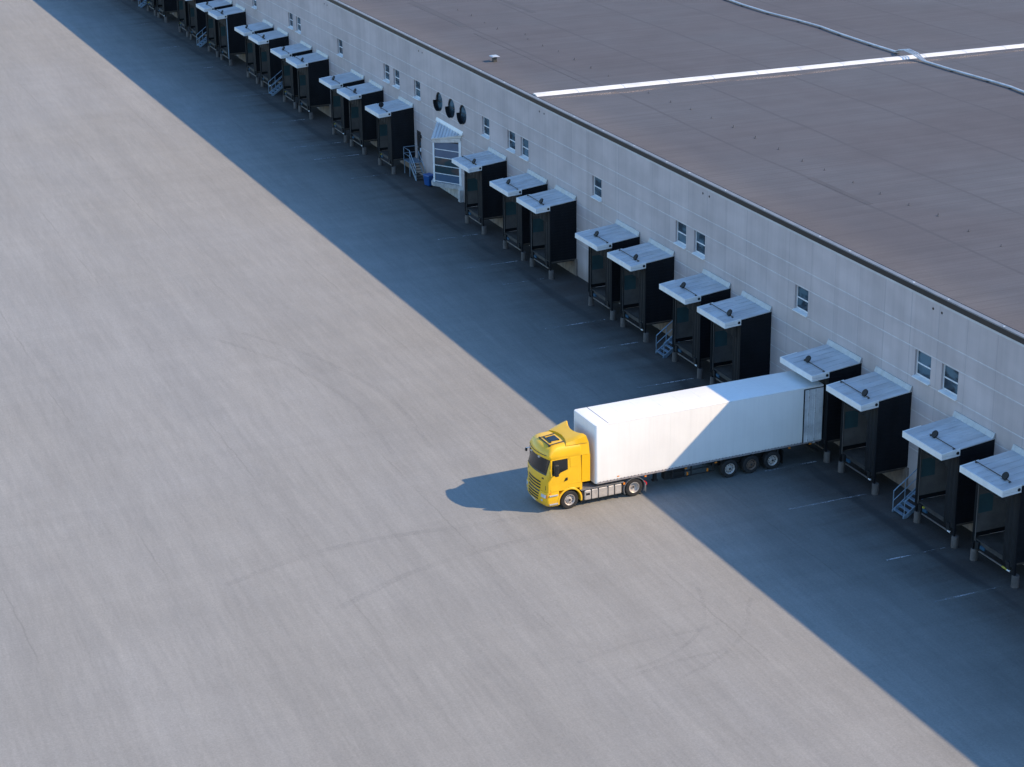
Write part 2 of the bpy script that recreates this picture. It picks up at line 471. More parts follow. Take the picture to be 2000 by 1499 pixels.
# the three walls away from the yard
for q in (((0,WY0,0),(WX1,WY0,0),(WX1,WY0,WTOP),(0,WY0,WTOP)), ((0,WY1,0),(WX1,WY1,0),(WX1,WY1,WTOP),(0,WY1,WTOP)), ((WX1,WY0,0),(WX1,WY1,0),(WX1,WY1,WTOP),(WX1,WY0,WTOP))):
    bm.faces.new([bm.verts.new(p) for p in q])
me = bpy.data.meshes.new('wall'); bm.to_mesh(me); bm.free(); me.materials.append(MT['wall'])
wall = bpy.data.objects.new('wall', me); COL.objects.link(wall); wall.parent = wh

MB().box(-.012, .0, WY0, WY1, 10.60, 10.74).build('wall_capping', MT['cap_grey'], wh)
fas = MB().box(-.045, .3, WY0-.05, WY1+.05, 10.742, 11.035).build('fascia', MT['fascia'], wh)
cb = MB()
y = WY0
while y < WY1:                                   # lengths of coping sheet with lapped joints
    cb.box(-.075, .20, y, y+3.0-.012, 11.04, 11.105); cb.box(-.078, .204, y+2.94, y+3.06, 11.05, 11.11); y += 3.0
cop = cb.build('coping', MT['coping'], wh)
y = WY0+.7
while y < WY1:
    MB().box(.0, .10, y, y+random.uniform(.04,.15), 11.104, 11.122).build('coping_clip', MT['silver'], cop); y += random.choice([3.0, 4.5, 6.0])
roof = MB().box(.302, WX1, WY0, WY1, 10.8, ROOFZ).build('roof', MT['roof'], wh)

# white fire-wall capping across the roof
s0 = Vector((.31, 128.92)); s1 = Vector((120, 125.7))
def strip(nm, off0, off1, z0, z1, mat, extra=0):
    d = (s1-s0).normalized(); nrm = Vector((-d.y, d.x))
    A = []; B = []
    for (o, z) in ((off0, ROOFZ-.01), (off1, ROOFZ-.01), (off1-.16, z1), (off0+.30, z0)):
        p = s0+nrm*o; q = s1+nrm*o
        A.append((p.x, p.y, z)); B.append((q.x, q.y, z))
    return MB().prism(A, B).build(nm, mat, roof)
strip('roof_capping', 0.0, .92, 11.17, 11.20, MT['cap_white'])
d = (s1-s0).normalized(); nrm = Vector((-d.y, d.x)); k = 3.2
while k < 118:
    p = s0+d*k
    A = []; B = []
    for (o, z) in ((-.004, ROOFZ), (.924, ROOFZ), (.76, 11.206), (.296, 11.176)):
        A.append((p.x+nrm.x*o, p.y+nrm.y*o, z)); q = p+d*.05; B.append((q.x+nrm.x*o, q.y+nrm.y*o, z))
    MB().prism(A, B).build('capping_joint', MT['galv'], roof); k += 3.6
st = MB(); N = 60; rnd = random.Random(3)
up_, lo_ = [], []
wv = 0
for k in range(N+1):
    p = s0+d*(.3+k*1.2); wv = .6*wv+rnd.uniform(-.12,.12)
    up_.append(p+nrm*(-.75+wv*.3)); lo_.append(p+nrm*(-1.35+wv-.15*math.sin(k*.5)))
for k in range(N):
    st.quadv([(up_[k].x,up_[k].y,ROOFZ+.004),(up_[k+1].x,up_[k+1].y,ROOFZ+.004),(lo_[k+1].x,lo_[k+1].y,ROOFZ+.004),(lo_[k].x,lo_[k].y,ROOFZ+.004)])
st.build('silt_stain', MT['tan'], roof)
for (x, ya, yb, w) in ((5.55,155.5,168.2,.26),(6.05,95.1,101.6,.20),(13.3,158.7,175,.24),(19.9,90,99.4,.2),(5.2,131,152.5,.07)):
    MB().box(x-w, x+w, ya, yb, ROOFZ-.02, ROOFZ+.006).build('felt_patch', MT['patch'], roof)
# lightning-conductor feet
pin_m = MB().lathe((0,0,0), [(.001,0),(.13,0),(.12,.035),(.035,.05),(.028,.13),(.028,.19),(.001,.20)], 'z', 8)
pin0 = pin_m.build('conductor_foot', MT['foot'], roof)
pins = [(8.7,150.09),(8.12,148.25),(8.07,145.25),(8.27,142.68),(8.05,139.3),(7.88,136.03),(7.78,132.85),(7.87,126.49),(7.91,123.22),(8.12,120.67),(8.16,117.78),(8.17,114.84),(8.0,111.64),(7.85,108.42),(7.65,105.22),(7.73,102.77),(7.71,99.53),(7.77,96.71),(7.91,93.96),(8.12,91.39),(7.88,88.13),(7.78,85.08),(7.9,82.0),(7.9,79.0),(7.93,162.8),(7.99,159.81),(7.74,156.29),(7.62,153.33)]
for i, (px, py) in enumerate(pins):
    o = pin0 if i == 0 else dup(pin0, roof)
    o.location = (px, py, ROOFZ); s_ = random.uniform(.55, .85); o.scale = (s_, s_, s_)
vent = MB().box(2.2,2.48,141.3,141.62,ROOFZ-.02,ROOFZ+.40).build('roof_vent', MT['steel_dark'], roof)
MB().prism([(2.02,141.12,ROOFZ+.41),(2.66,141.12,ROOFZ+.41),(2.66,141.80,ROOFZ+.41),(2.02,141.80,ROOFZ+.41)],
           [(2.12,141.22,ROOFZ+.47),(2.56,141.22,ROOFZ+.47),(2.56,141.70,ROOFZ+.47),(2.12,141.70,ROOFZ+.47)]).build('vent_cap', MT['galv'], vent)

# windows: frame > pane (two), sill
def make_window():
    fr = MB()
    t_ = .055
    fr.box(.13,.20,0,WW,ZH-t_,ZH); fr.box(.13,.20,0,WW,ZS+.10,ZS+.10+t_)
    fr.box(.13,.20,0,t_,ZS+.10+t_,ZH-t_); fr.box(.13,.20,WW-t_,WW,ZS+.10+t_,ZH-t_)
    fr.box(.128,.20,t_,WW-t_,6.985,7.05)
    o = fr.build('window', MT['frame_white'], wh)
    MB().box(.165,.18,t_,WW-t_,7.05,ZH-t_).build('pane', MT['glass'], o)
    MB().box(.160,.175,t_,WW-t_,ZS+.10+t_,6.985).build('pane', MT['glass'], o)
    MB().prism([(-.13,-.03,ZS-.05),(.19,-.03,ZS+.0),(.19,-.03,ZS+.098),(-.13,-.03,ZS+.0)],
               [(-.13,WW+.03,ZS-.05),(.19,WW+.03,ZS+.0),(.19,WW+.03,ZS+.098),(-.13,WW+.03,ZS+.0)]).build('sill', MT['white_metal'], o)
    return o
w0 = make_window()
for i, y in enumerate(WIN):
    o = w0 if i == 0 else dup(w0, wh)
    o.location = (0, y, 0)
# round windows with half-round rain hoods
def half_ring(r, x0, x1, th, a0, a1, n=16):
    A = []; 
    for k in range(n+1):
        a = R(a0+(a1-a0)*k/n); A.append((r*math.cos(a), r*math.sin(a)))
    for k in range(n, -1, -1):
        a = R(a0+(a1-a0)*k/n); A.append(((r-th)*math.cos(a), (r-th)*math.sin(a)))
    return [(x0, a, b) for a, b in A], [(x1, a, b) for a, b in A]
def make_round():
    o = MB().lathe((0,0,0), [(.743,.05),(.743,.20),(.66,.20),(.66,.05)], 'x', 28, True).build('round_window', MT['black_plastic'], wh, smooth=40)
    MB().lathe((0,0,0), [(.001,.12),(.66,.12),(.66,.16),(.001,.16)], 'x', 28).build('pane', MT['glass'], o)
    hd = MB(); A, B = half_ring(.738, -.24, .118, .025, -100, 0); hd.prism(A, B)
    hd.build('rain_hood', MT['black'], o, smooth=40)
    MB().box(.118,.12,-.62,.62,-.03,.03).build('glazing_bar', MT['black_plastic'], o)
    return o
rw0 = make_round()
for i, y in enumerate(ROUND):
    o = rw0 if i == 0 else dup(rw0, wh)
    o.location = (0, y, 7.03)
    # the hoods open towards the yard with the flat edge level
# personnel door beside the stairs landing
dr = MB().box(.03,.09,151.62,152.60,1.2,3.62).build('door', MT['wood_dark'], wh)
MB().box(.015,.03,151.72,151.98,1.95,2.25).build('notice', MT['white_paint'], dr)
MB().box(.015,.03,151.75,151.95,2.45,2.75).build('notice', MT['blue_paint'], dr)
MB().box(-.03,.03,152.42,152.52,2.15,2.25).build('handle', MT['silver'], dr)
lm = MB().box(-.25,.0,151.45,151.62,3.15,3.40).build('door_lamp', MT['black_plastic'], wh)
# concrete plinth strips showing below the shelters are parts of the house too
for y0 in SHELTERS:
    MB().box(-.10,.0,y0-.15,y0+3.40,0.0,1.17).build('plinth', MT['plinth'], wh)
vh0 = MB().lathe((0,0,0), [(.001,-.012),(.07,-.012),(.07,.0),(.001,.0)], 'x', 10).build('overflow_hole', MT['fascia'], wh)
for i, y in enumerate([79.9,79.15,103.9,103.1,127.9,127.1,151.6,150.8,175.4,174.6]):
    o = vh0 if i == 0 else dup(vh0, wh); o.location = (-.001, y, 10.28)

# ------------------------------------------------------------------ dock shelters
SW, SD = 3.28, 1.95           # width along the wall, depth
ORD = ['first','second','third','fourth','fifth','sixth','seventh','eighth','ninth','tenth','eleventh','twelfth','thirteenth','fourteenth']
def short(i):
    if i == 0: return 'dock shelter cropped by the right photo edge'
    if i == 1: return 'dock shelter right of the nearest stairs'
    if i == 2: return 'dock shelter just right of the trailer'
    if i == 3: return 'dock shelter holding the white trailer'
    if i <= 9: return ORD[i-4]+' dock shelter left of the trailer'
    if i == 10: return 'dock shelter overlapping the glazed bay door'
    return ORD[i-11]+' dock shelter left of the glazed bay'
def rz(x): return 5.42 + x*(.33/3.05)      # roof height at depth x (x<0)
def wavy(y0, y1, x, z0, z1, amp, ph, n=14):
    """hanging flap with folds, thickness 2 cm"""
    rings = []
    for j in range(7):
        z = z0+(z1-z0)*j/6; fr = []; bk = []
        k_ = 1.0-.6*j/6
        for q in range(n+1):
            y_ = y0+(y1-y0)*q/n
            dx = amp*k_*math.sin(q*1.15+ph+j*.35)
            fr.append((x+dx-.012, y_, z)); bk.append((x+dx+.012, y_, z))
        rings.append(fr+bk[::-1])
    return MB().loft(rings)
def make_shelter(kind):
    t = thing('dock_shelter', 'x', 'dock shelter')
    # roof sheet with standing seams, flashing against the wall
    rb = MB()
    rb.prism([(0,0,rz(0)-.05),(-3.0,0,rz(-3)-.05),(-3.0,0,rz(-3)),(0,0,rz(0))], [(0,SW,rz(0)-.05),(-3.0,SW,rz(-3)-.05),(-3.0,SW,rz(-3)),(0,SW,rz(0))])
    for k in range(1, 6):
        y = SW*k/6
        rb.prism([(-.06,y-.012,rz(-.06)-.002),(-2.9,y-.012,rz(-2.9)-.002),(-2.9,y-.012,rz(-2.9)+.022),(-.06,y-.012,rz(-.06)+.022)],
                 [(-.06,y+.012,rz(-.06)-.002),(-2.9,y+.012,rz(-2.9)-.002),(-2.9,y+.012,rz(-2.9)+.022),(-.06,y+.012,rz(-.06)+.022)])
    ro = rb.build('roof', MT['shroof'], t)
    fb = MB().prism([(-.03,-.03,5.43),(-.16,-.03,5.41),(-.05,-.03,5.68),(-.0,-.03,5.68)], [(-.03,SW+.03,5.43),(-.16,SW+.03,5.41),(-.05,SW+.03,5.68),(-.0,SW+.03,5.68)])
    for k in range(7):
        y = .12+k*.50; fb.prism([(-.155,y,5.43),(-.163,y,5.43),(-.062,y,5.66),(-.054,y,5.66)], [(-.155,y+.03,5.43),(-.163,y+.03,5.43),(-.062,y+.03,5.66),(-.054,y+.03,5.66)])
    fb.build('flashing', MT['flash'], ro)
    # white eave box in front
    eb = MB()
    zf = rz(-3.05)
    eb.box(-3.06,-3.0,-.03,SW+.03,zf-.30,zf+.02)
    for ya, yb in ((-.03,.03),(SW-.03,SW+.03)):
        eb.prism([(-3.0,ya,zf-.30),(-2.0,ya,4.86),(-2.0,ya,rz(-2)+.025),(-3.0,ya,zf+.02)], [(-3.0,yb,zf-.30),(-2.0,yb,4.86),(-2.0,yb,rz(-2)+.025),(-3.0,yb,zf+.02)])
    eb.prism([(-3.0,.03,zf-.28),(-2.0,.03,4.88),(-2.0,.03,4.90),(-3.0,.03,zf-.26)], [(-3.0,SW-.03,zf-.28),(-2.0,SW-.03,4.88),(-2.0,SW-.03,4.90),(-3.0,SW-.03,zf-.26)])
    e = eb.build('eave_box', MT['white_metal'], t, bevel=.008)
    tb = MB(); tb.box(-2.98,-2.02,-.036,-.03,zf-.14,zf-.125)
    tb.build('seam_strip', MT['galv'], e)
    MB().lathe((-2.14,-.045,5.02), [(.001,0),(.085,0),(.085,.02),(.001,.02)], 'y', 14).build('end_cap', MT['rubber'], e)
    # ribbed side walls, lining inside
    for s in (0, 1):
        y0 = 0.0 if s == 0 else SW-.04
        y1 = y0+.04
        b = MB()
        b.prism([(0,y0,1.22),(-SD,y0,1.22),(-SD,y0,rz(-SD)-.055),(0,y0,rz(0)-.055)], [(0,y1,1.22),(-SD,y1,1.22),(-SD,y1,rz(-SD)-.055),(0,y1,rz(0)-.055)])
        yo = y0-.012 if s == 0 else y1
        z = 1.34
        while z < 5.0:
            b.box(-SD+.02,-.02,yo,yo+.012,z,z+.10); z += .2
        w = b.build('side_wall', MT['black'], t)
        yi = y1 if s == 0 else y0-.015
        li = MB().box(-SD+.06,-.03,yi,yi+.015,1.45,4.95).build('lining', MT['lining'], t)
        yt = yi+.015 if s == 0 else yi-.008
        MB().box(-1.86,-1.05,yt,yt+.008,2.45,3.42).build('light_panel', MT['teal'], li)
        MB().box(-SD-.07,-SD+.02,y0-.03,y0+.10,.60,4.86).build('post', MT['black'], t)
    # front curtains and header
    MB().box(-SD-.02,-SD+.10,.10,SW-.10,4.55,4.93).build('header', MT['black'], t)
    wavy(.06, .86, -SD-.03, .95, 4.8, .035, .3).build('side_curtain', MT['curtain'], t, smooth=60)
    wavy(SW-.16, SW+.02, -SD-.10, .95, 4.8, .03, 1.7).build('side_curtain', MT['curtain'], t, smooth=60)
    wavy(.5, SW-.2, -SD-.07, 3.95, 4.7, .03, .8, 24).build('top_curtain', MT['curtain'], t, smooth=60)
    MB().box(-SD-.09,-SD-.06,SW-.20,SW-.165,1.1,4.6).build('curtain_edge', MT['lining'], t)
    # floor, leveller lip, bumpers
    fl = MB().box(-SD,0,.04,SW-.04,1.12,1.20).build('platform', MT['leveller'], t)
    MB().box(-SD-.03,-SD,.12,SW-.12,.98,1.21).build('leveller_lip', MT['steel_dark'], fl)
    for y in (.30, SW-.55): MB().box(-SD-.16,-SD-.03,y,y+.25,.78,1.16).build('buffer', MT['rubber'], t, bevel=.015)
    MB().box(-SD-.10,-SD-.02,SW-.95,SW-.62,.86,1.02).build('control_box', MT['blue_paint'], t)
    MB().box(-SD-.11,-SD-.04,SW-.72,SW-.62,1.03,1.12).build('warning_plate', MT['yellow_paint'], t)
    bar = MB().tube([(-1.93,.38,.63),(-1.93,SW-.45,.63)], .045, 8).build('guard_bar', MT['bar_steel'], t)
    MB().tube([(-1.93,.62,.63),(-1.93,1.0,.63)], .052, 8).build('yellow_band', MT['yellow_paint'], bar)
    MB().tube([(-1.93,.40,.63),(-1.93,.62,.63)], .052, 8).build('white_tip', MT['white_paint'], bar)
    for y in (.2, SW-.3): MB().box(-1.85,-.06,y,y+.1,1.0,1.119).build('floor_beam', MT['steel_dark'], t)
    # dock door in the rear wall
    dd = MB()
    for k in range(6): dd.box(-.06,-.02,.45,SW-.45,1.22+k*.5,1.22+k*.5+.485)
    dd.build('dock_door', MT['door_grey'], t)
    # floodlight on its bracket bar
    if kind == 'a': y_l, ya, yb = .90, .45, SW-.05
    elif kind == 'b': y_l, ya, yb = 1.75, .05, 2.15
    else: y_l, ya, yb = 1.55, .1, 1.75
    xb = -2.25
    lb = MB().tube([(xb,ya,rz(xb)+.06),(xb,yb,rz(xb)+.06)], .022, 6)
    for yy in (ya+.1, y_l, yb-.1): lb.box(xb-.06,xb+.06,yy-.03,yy+.03,rz(xb)-.002,rz(xb)+.05)
    br = lb.build('lamp_bar', MT['steel_dark'], t)
    c = (xb-.05, y_l, rz(xb)+.30)
    if kind == 'c':
        MB().lathe((xb,y_l-.06,c[2]+.02), [(.001,0),(.15,0),(.22,.05),(.22,.10),(.001,.12)], 'y', 18).build('floodlight', MT['rubber'], t, smooth=40)
    else:
        lm_ = MB().lathe((0,0,0), [(.001,0),(.19,0),(.20,.02),(.185,.08),(.12,.12),(.001,.13)], 'x', 18)
        a_ = R(35); q_ = R(18)
        vv = []
        for x_, y_, z_ in lm_.v:
            x2, z2 = x_*math.cos(a_)+z_*math.sin(a_), -x_*math.sin(a_)+z_*math.cos(a_)
            vv.append((xb-.03+x2, y_l+y_, rz(xb)+.22+z2))
        lm_.v = vv
        lm_.build('floodlight', MT['rubber'], t, smooth=40)
    return t
protos = {}
KIND = 'ababababab' + 'a' + 'c' + 'ababababababab'
bol0 = MB().lathe((0,0,0), [(.001,-.02),(.19,-.02),(.185,.1),(.18,.55),(.165,.60),(.001,.61)], 'z', 16).build('bollard', MT['concrete'], smooth=40)
bol_used = False
for i, y0 in enumerate(SHELTERS):
    k = KIND[i]
    if k not in protos:
        protos[k] = make_shelter(k); s = protos[k]
    else:
        s = dup(protos[k])
    s.location = (0, y0, 0)
    s['label'] = 'black-sided pale-roofed ' + short(i)
    s['group'] = 'dock shelters along the warehouse wall'
    for side, dy in (('right', .03), ('left', SW-.02)):
        b = dup(bol0) if bol_used else bol0
        bol_used = True
        b.location = (-1.90+random.uniform(-.02,.02), y0+dy, 0); b.rotation_euler = (0, 0, random.uniform(0, 6))
        tag(b, 'concrete bollard at %s front post of %s' % (side, short(i)), 'bollard', 'concrete bollards under the dock shelters')
    rv_ = random.Random(40+i)
    for ch in list(s.children):
        base = ch.name.split('.')[0]
        if base == 'floodlight' : ch.rotation_euler = (0, 0, 0)
        if base == 'warning_plate' and rv_.random() < .5: bpy.data.objects.remove(ch); continue
        if base == 'guard_bar':
            for g2 in list(ch.children):
                if rv_.random() < (.6 if i > 5 else .25): bpy.data.objects.remove(g2)
        if base == 'side_curtain': ch.location.x = rv_.uniform(-.05, .03); ch.rotation_euler.x = R(rv_.uniform(-.6,.6))
        if base == 'light_panel': ch.location = (0, 0, 0)
    if i == 18:
        dp = MB().tube([(-2.06,-.06,4.8),(-2.06,-.06,.66)], .045, 8).build('downpipe', MT['stair'], s)

# ------------------------------------------------------------------ steel stairs between the shelters
def make_stairs():
    t = thing('steel_stairs', 'x', 'stairs')
    x0, x1, H, W = -2.35, -.75, 1.16, 1.02
    for y in (0, W-.04):
        MB().prism([(x0,y,.0),(x0+.22,y,.0),(x1+.06,y,H-.16),(x1+.06,y,H+.02),(x1-.1,y,H+.02),(x0,y,.10)],
                   [(x0,y+.04,.0),(x0+.22,y+.04,.0),(x1+.06,y+.04,H-.16),(x1+.06,y+.04,H+.02),(x1-.1,y+.04,H+.02),(x0,y+.04,.10)]).build('stringer', MT['stair'], t)
    for k in range(6):
        x = x0+.05+k*(x1-x0)/6; z = .10+k*(H-.05)/6
        MB().box(x,x+.20,.04,W-.04,z,z+.035).build('tread', MT['stair'], t)
    MB().box(x1,0,0,W,H,H+.05).build('landing', MT['stair'], t)
    for sgn, y in ((1, W-.02), (0, .02)):
        rb = MB()
        sl_ = (H)/(x1-x0)
        if sgn:
            rb.tube([(x0+.04,y,.0),(x0+.04,y,1.15)], .026, 6); rb.tube([(x0+.72,y,.45),(x0+.72,y,1.15+.68*sl_)], .026, 6)
            rb.tube([(x0+.04,y,1.15),(x1,y,1.15+(x1-x0-.04)*sl_),(-.05,y,1.15+(x1-x0-.04)*sl_)], .028, 6)
            rb.tube([(x0+.04,y,.62),(x1,y,.62+(x1-x0-.04)*sl_),(-.05,y,.62+(x1-x0-.04)*sl_)], .022, 6)
        else:
            rb.tube([(x0+.06,y,.0),(x0+.06,y,.95)], .024, 6)
            rb.tube([(x0+.06,y,.95),(x1,y,.95+(x1-x0-.06)*sl_),(-.05,y,.95+(x1-x0-.06)*sl_)], .024, 6)
        rb.build('handrail', MT['stair'], t)
    return t
ST = [(78.02,'blue-grey steel stairs just right of the dock shelter beside the trailer'),
      (104.25,'blue-grey steel stairs between the second and third dock shelters left of the trailer'),
      (185.72,'blue-grey steel stairs between the fifth and sixth dock shelters left of the glazed bay'),
      (212.0,'blue-grey steel stairs between the ninth and tenth dock shelters left of the glazed bay'),
      (238.3,'blue-grey steel stairs farthest along the wall, at the top edge of the photo')]
st0 = make_stairs()
for i, (y, lab) in enumerate(ST):
    o = st0 if i == 0 else dup(st0)
    o.location = (0, y, 0); o['label'] = lab; o['group'] = 'steel stairs up to the dock level'

# stairs with a landing by the personnel door, running along the wall
t = thing('door_stairs', 'blue-grey steel stairs with railed landing at the dark wall door', 'stairs', (0,151.5,0))
MB().box(-1.06,-.02,0,1.5,1.13,1.19).build('landing', MT['stair'], t)
for x in (-1.06,-.30):
    MB().prism([(x,0.05,1.19),(x,0.05,.95),(x,-1.15,.0),(x,-1.35,.0),(x,-1.35,.12)], [(x+.04,.05,1.19),(x+.04,.05,.95),(x+.04,-1.15,.0),(x+.04,-1.35,.0),(x+.04,-1.35,.12)]).build('stringer', MT['stair'], t)
for k in range(6):
    yy = -1.28+k*.215; z = .12+k*.175
    MB().box(-1.02,-.30,yy,yy+.2,z,z+.03).build('tread', MT['bar_steel'], t)
rl = MB()
rl.tube([(-1.04,1.48,1.15),(-1.04,1.48,2.2)], .028, 6); rl.tube([(-1.04,.12,1.15),(-1.04,.12,2.2)], .028, 6)
rl.tube([(-.04,1.48,2.2),(-1.04,1.48,2.2),(-1.04,.12,2.2),(-1.04,-1.25,1.05)], .03, 6)
rl.tube([(-.04,1.48,1.7),(-1.04,1.48,1.7),(-1.04,.12,1.7),(-1.04,-1.25,.58)], .024, 6); rl.tube([(-1.04,-1.25,.1),(-1.04,-1.25,1.05)], .026, 6)
rl.build('handrail', MT['stair'], t)
r2_ = MB(); r2_.tube([(-.28,.1,1.2),(-.28,.1,2.1),(-.28,-1.25,1.0),(-.28,-1.25,.1)], .024, 6); r2_.build('handrail', MT['stair'], t)
for yy in (.2, 1.42): MB().box(-1.04,-.98,yy,yy+.06,0,1.13).build('leg', MT['stair'], t)

# blue bin below the bay corner
t = thing('waste_bin', 'bright blue plastic bin on the ground beside the glazed bay', 'bin', (-.62,148.35,0), R(12))
MB().prism([(-.26,-.34,.06),(.26,-.34,.06),(.26,.34,.06),(-.26,.34,.06)], [(-.33,-.42,.88),(.33,-.42,.88),(.33,.42,.88),(-.33,.42,.88)]).build('body', MT['bin'], t, bevel=.03)
MB().prism([(-.35,-.44,.885),(.35,-.44,.885),(.35,.44,.885),(-.35,.44,.885)], [(-.28,-.36,.97),(.28,-.36,.97),(.28,.36,.97),(-.28,.36,.97)]).build('lid', MT['bin'], t, bevel=.02)
for yy in (-.3,.3): MB().lathe((.3,yy-.03,.10), [(.001,0),(.10,0),(.10,.06),(.001,.06)], 'y', 12).build('wheel', MT['rubber'], t)

# ------------------------------------------------------------------ glazed angled bay
bay = thing('loading_bay', 'angled loading bay with glazed sectional door and triangular sheet roof', 'loading bay', (0,0,0))
Fp = Vector((-1.50, 145.05)); Rp = Vector((-.03, 142.85)); Ap = Vector((0, 147.75))
MB().prism([(-.0,142.6,.95),(Fp.x-.12,Fp.y-.12,.95),(Fp.x-.12,Fp.y+.22,.95),(-.0,147.9,.95)], [(-.0,142.6,1.26),(Fp.x-.12,Fp.y-.12,1.26),(Fp.x-.12,Fp.y+.22,1.26),(-.0,147.9,1.26)]).build('platform', MT['slab'], bay)
dv = (Rp-Fp); Ld = dv.length; dv.normalize(); nv = Vector((dv.y, -dv.x))
if nv.x > 0: nv = -nv
def bp(s, o, z): q = Fp+dv*s+nv*o; return (q.x, q.y, z)
def bbox(s0, s1, o0, o1, z0, z1):
    return MB().prism([bp(s0,o0,z0),bp(s1,o0,z0),bp(s1,o1,z0),bp(s0,o1,z0)], [bp(s0,o0,z1),bp(s1,o0,z1),bp(s1,o1,z1),bp(s0,o1,z1)])
bbox(-.02,.13,-.14,.02,1.262,4.50).build('pillar', MT['frame_white'], bay)
bbox(Ld-.20,Ld+.02,-.14,.02,1.262,4.82).build('pillar', MT['frame_white'], bay)
MB().prism([bp(-.02,.025,4.38),bp(Ld,.025,4.72),bp(Ld,.025,5.06),bp(-.02,.025,4.66)], [bp(-.02,-.14,4.38),bp(Ld,-.14,4.72),bp(Ld,-.14,5.06),bp(-.02,-.14,4.66)]).build('lintel', MT['galv'], bay)
door = bbox(.13,Ld-.20,-.10,-.05,1.264,4.60)
dd = door.build('sectional_door', MT['steel_dark'], bay)
PANELS = ['glass_blue','glass_in','glass_in','glass_blue','glass_blue']
zb = 1.36; ph = .645
order = ['glass_blue','glass_in','glass_in','glass_blue','glass_blue']
for k in range(5):
    z0 = zb+k*ph; z1 = min(z0+ph-.05, 4.58)
    bbox(.16,Ld-.23,-.05,-.035,z0,z1).build('pane', MT[order[k]], dd)
    bbox(.13,Ld-.20,-.05,-.012,z0-.055,z0).build('rail', MT['frame_white'], dd)
# side wall away from the camera and the sloping roof
MB().prism([(Fp.x,Fp.y+.02,1.262),(-.02,147.6,1.262),(-.02,147.6,5.1),(Fp.x,Fp.y+.02,4.5)], [(Fp.x+.08,Fp.y+.0,1.262),(-.02,147.5,1.262),(-.02,147.5,5.1),(Fp.x+.08,Fp.y,4.5)]).build('side_wall', MT['white_metal'], bay)
rF = (Fp.x-.14, Fp.y-.02, 4.72); rA = (-.02, 147.85, 5.40); rR = (-.02, 142.5, 5.38)
rb = MB().prism([(rF[0],rF[1],rF[2]-.06),(rA[0],rA[1],rA[2]-.06),(rR[0],rR[1],rR[2]-.06)], [rF, rA, rR])
for k in range(1, 9):                              # corrugations running down to the corner side
    a = Vector(rA).lerp(Vector(rR), k/9.5); b_ = Vector(rF).lerp(Vector(rR), k/9.5)
    rb.tube([a+Vector((-.02,0,.01)), b_+Vector((0,0,.01))], .035, 6)
rf = rb.build('roof', MT['shroof'], bay)
MB().prism([(-.10,147.95,5.36),(-.10,142.4,5.34),(-.10,142.4,5.44),(-.10,147.95,5.46)], [(-.0,147.95,5.40),(-.0,142.4,5.38),(-.0,142.4,5.66),(-.0,147.95,5.66)]).build('flashing', MT['white_metal'], rf)
MB().prism([bp(-.10,.03,4.62),bp(Ld+.05,.03,5.10),bp(Ld+.05,.03,5.36),bp(-.10,.03,4.76)], [bp(-.10,-.02,4.62),bp(Ld+.05,-.02,5.10),bp(Ld+.05,-.02,5.36),bp(-.10,-.02,4.76)]).build('fascia_board', MT['white_metal'], rf)
MB().box(-.05,.0,142.6,147.4,.02,.95).build('apron_wall', MT['slab'], bay)
MB().box(-.28,-.05,142.62,143.0,.0,.95).build('pier', MT['slab'], bay)

# ------------------------------------------------------------------ insulated pipes on the roof
hp = [(30.8,175),(30.75,156.58),(30.6,153.3),(30.67,149.06),(31.12,144.81),(31.3,141.65),(31.08,138.42),(31.0,133.82),(31.05,130.2)]
h2 = [(31.0,126.6),(31.05,122.93),(31.31,118.88),(31.4,116.35),(31.15,114.0),(31.0,100),(31.0,70)]
def smooth_path(P, z, n=4):
    out = []
    for k in range(len(P)-1):
        for q in range(n): 
            f = q/n; out.append((P[k][0]*(1-f)+P[k+1][0]*f, P[k][1]*(1-f)+P[k+1][1]*f, z))
    out.append((P[-1][0], P[-1][1], z)); return out
pipe = thing('roof_pipe', 'silver insulated pipes snaking over the warehouse roof and white capping', 'pipe')
for dx, rr_ in ((-.06, .07), (.06, .05)):
    MB().tube([(x+dx,y,z) for x,y,z in smooth_path(hp, ROOFZ+.14)], rr_, 10).build('pipe_run', MT['hose'], pipe, smooth=50)
    MB().tube([(x+dx,y,z) for x,y,z in smooth_path(h2, ROOFZ+.14)], rr_, 10).build('pipe_run', MT['hose'], pipe, smooth=50)
for dx in (-.2, 0, .2):
    MB().tube([(31.05+dx*.5,130.3,ROOFZ+.15),(31.1+dx,129.8,ROOFZ+.35),(31.1+dx*1.3,129.0,ROOFZ+.52),(31.05+dx*1.2,127.8,ROOFZ+.46),(31.0+dx*.6,126.5,ROOFZ+.15)], .05, 8).build('crossing_bend', MT['galv'], pipe, smooth=50)
for (x, y) in h2[1:]+hp[1:]: MB().box(x-.2,x+.2,y-.05,y+.05,ROOFZ,ROOFZ+.06).build('pipe_support', MT['steel_dark'], pipe)

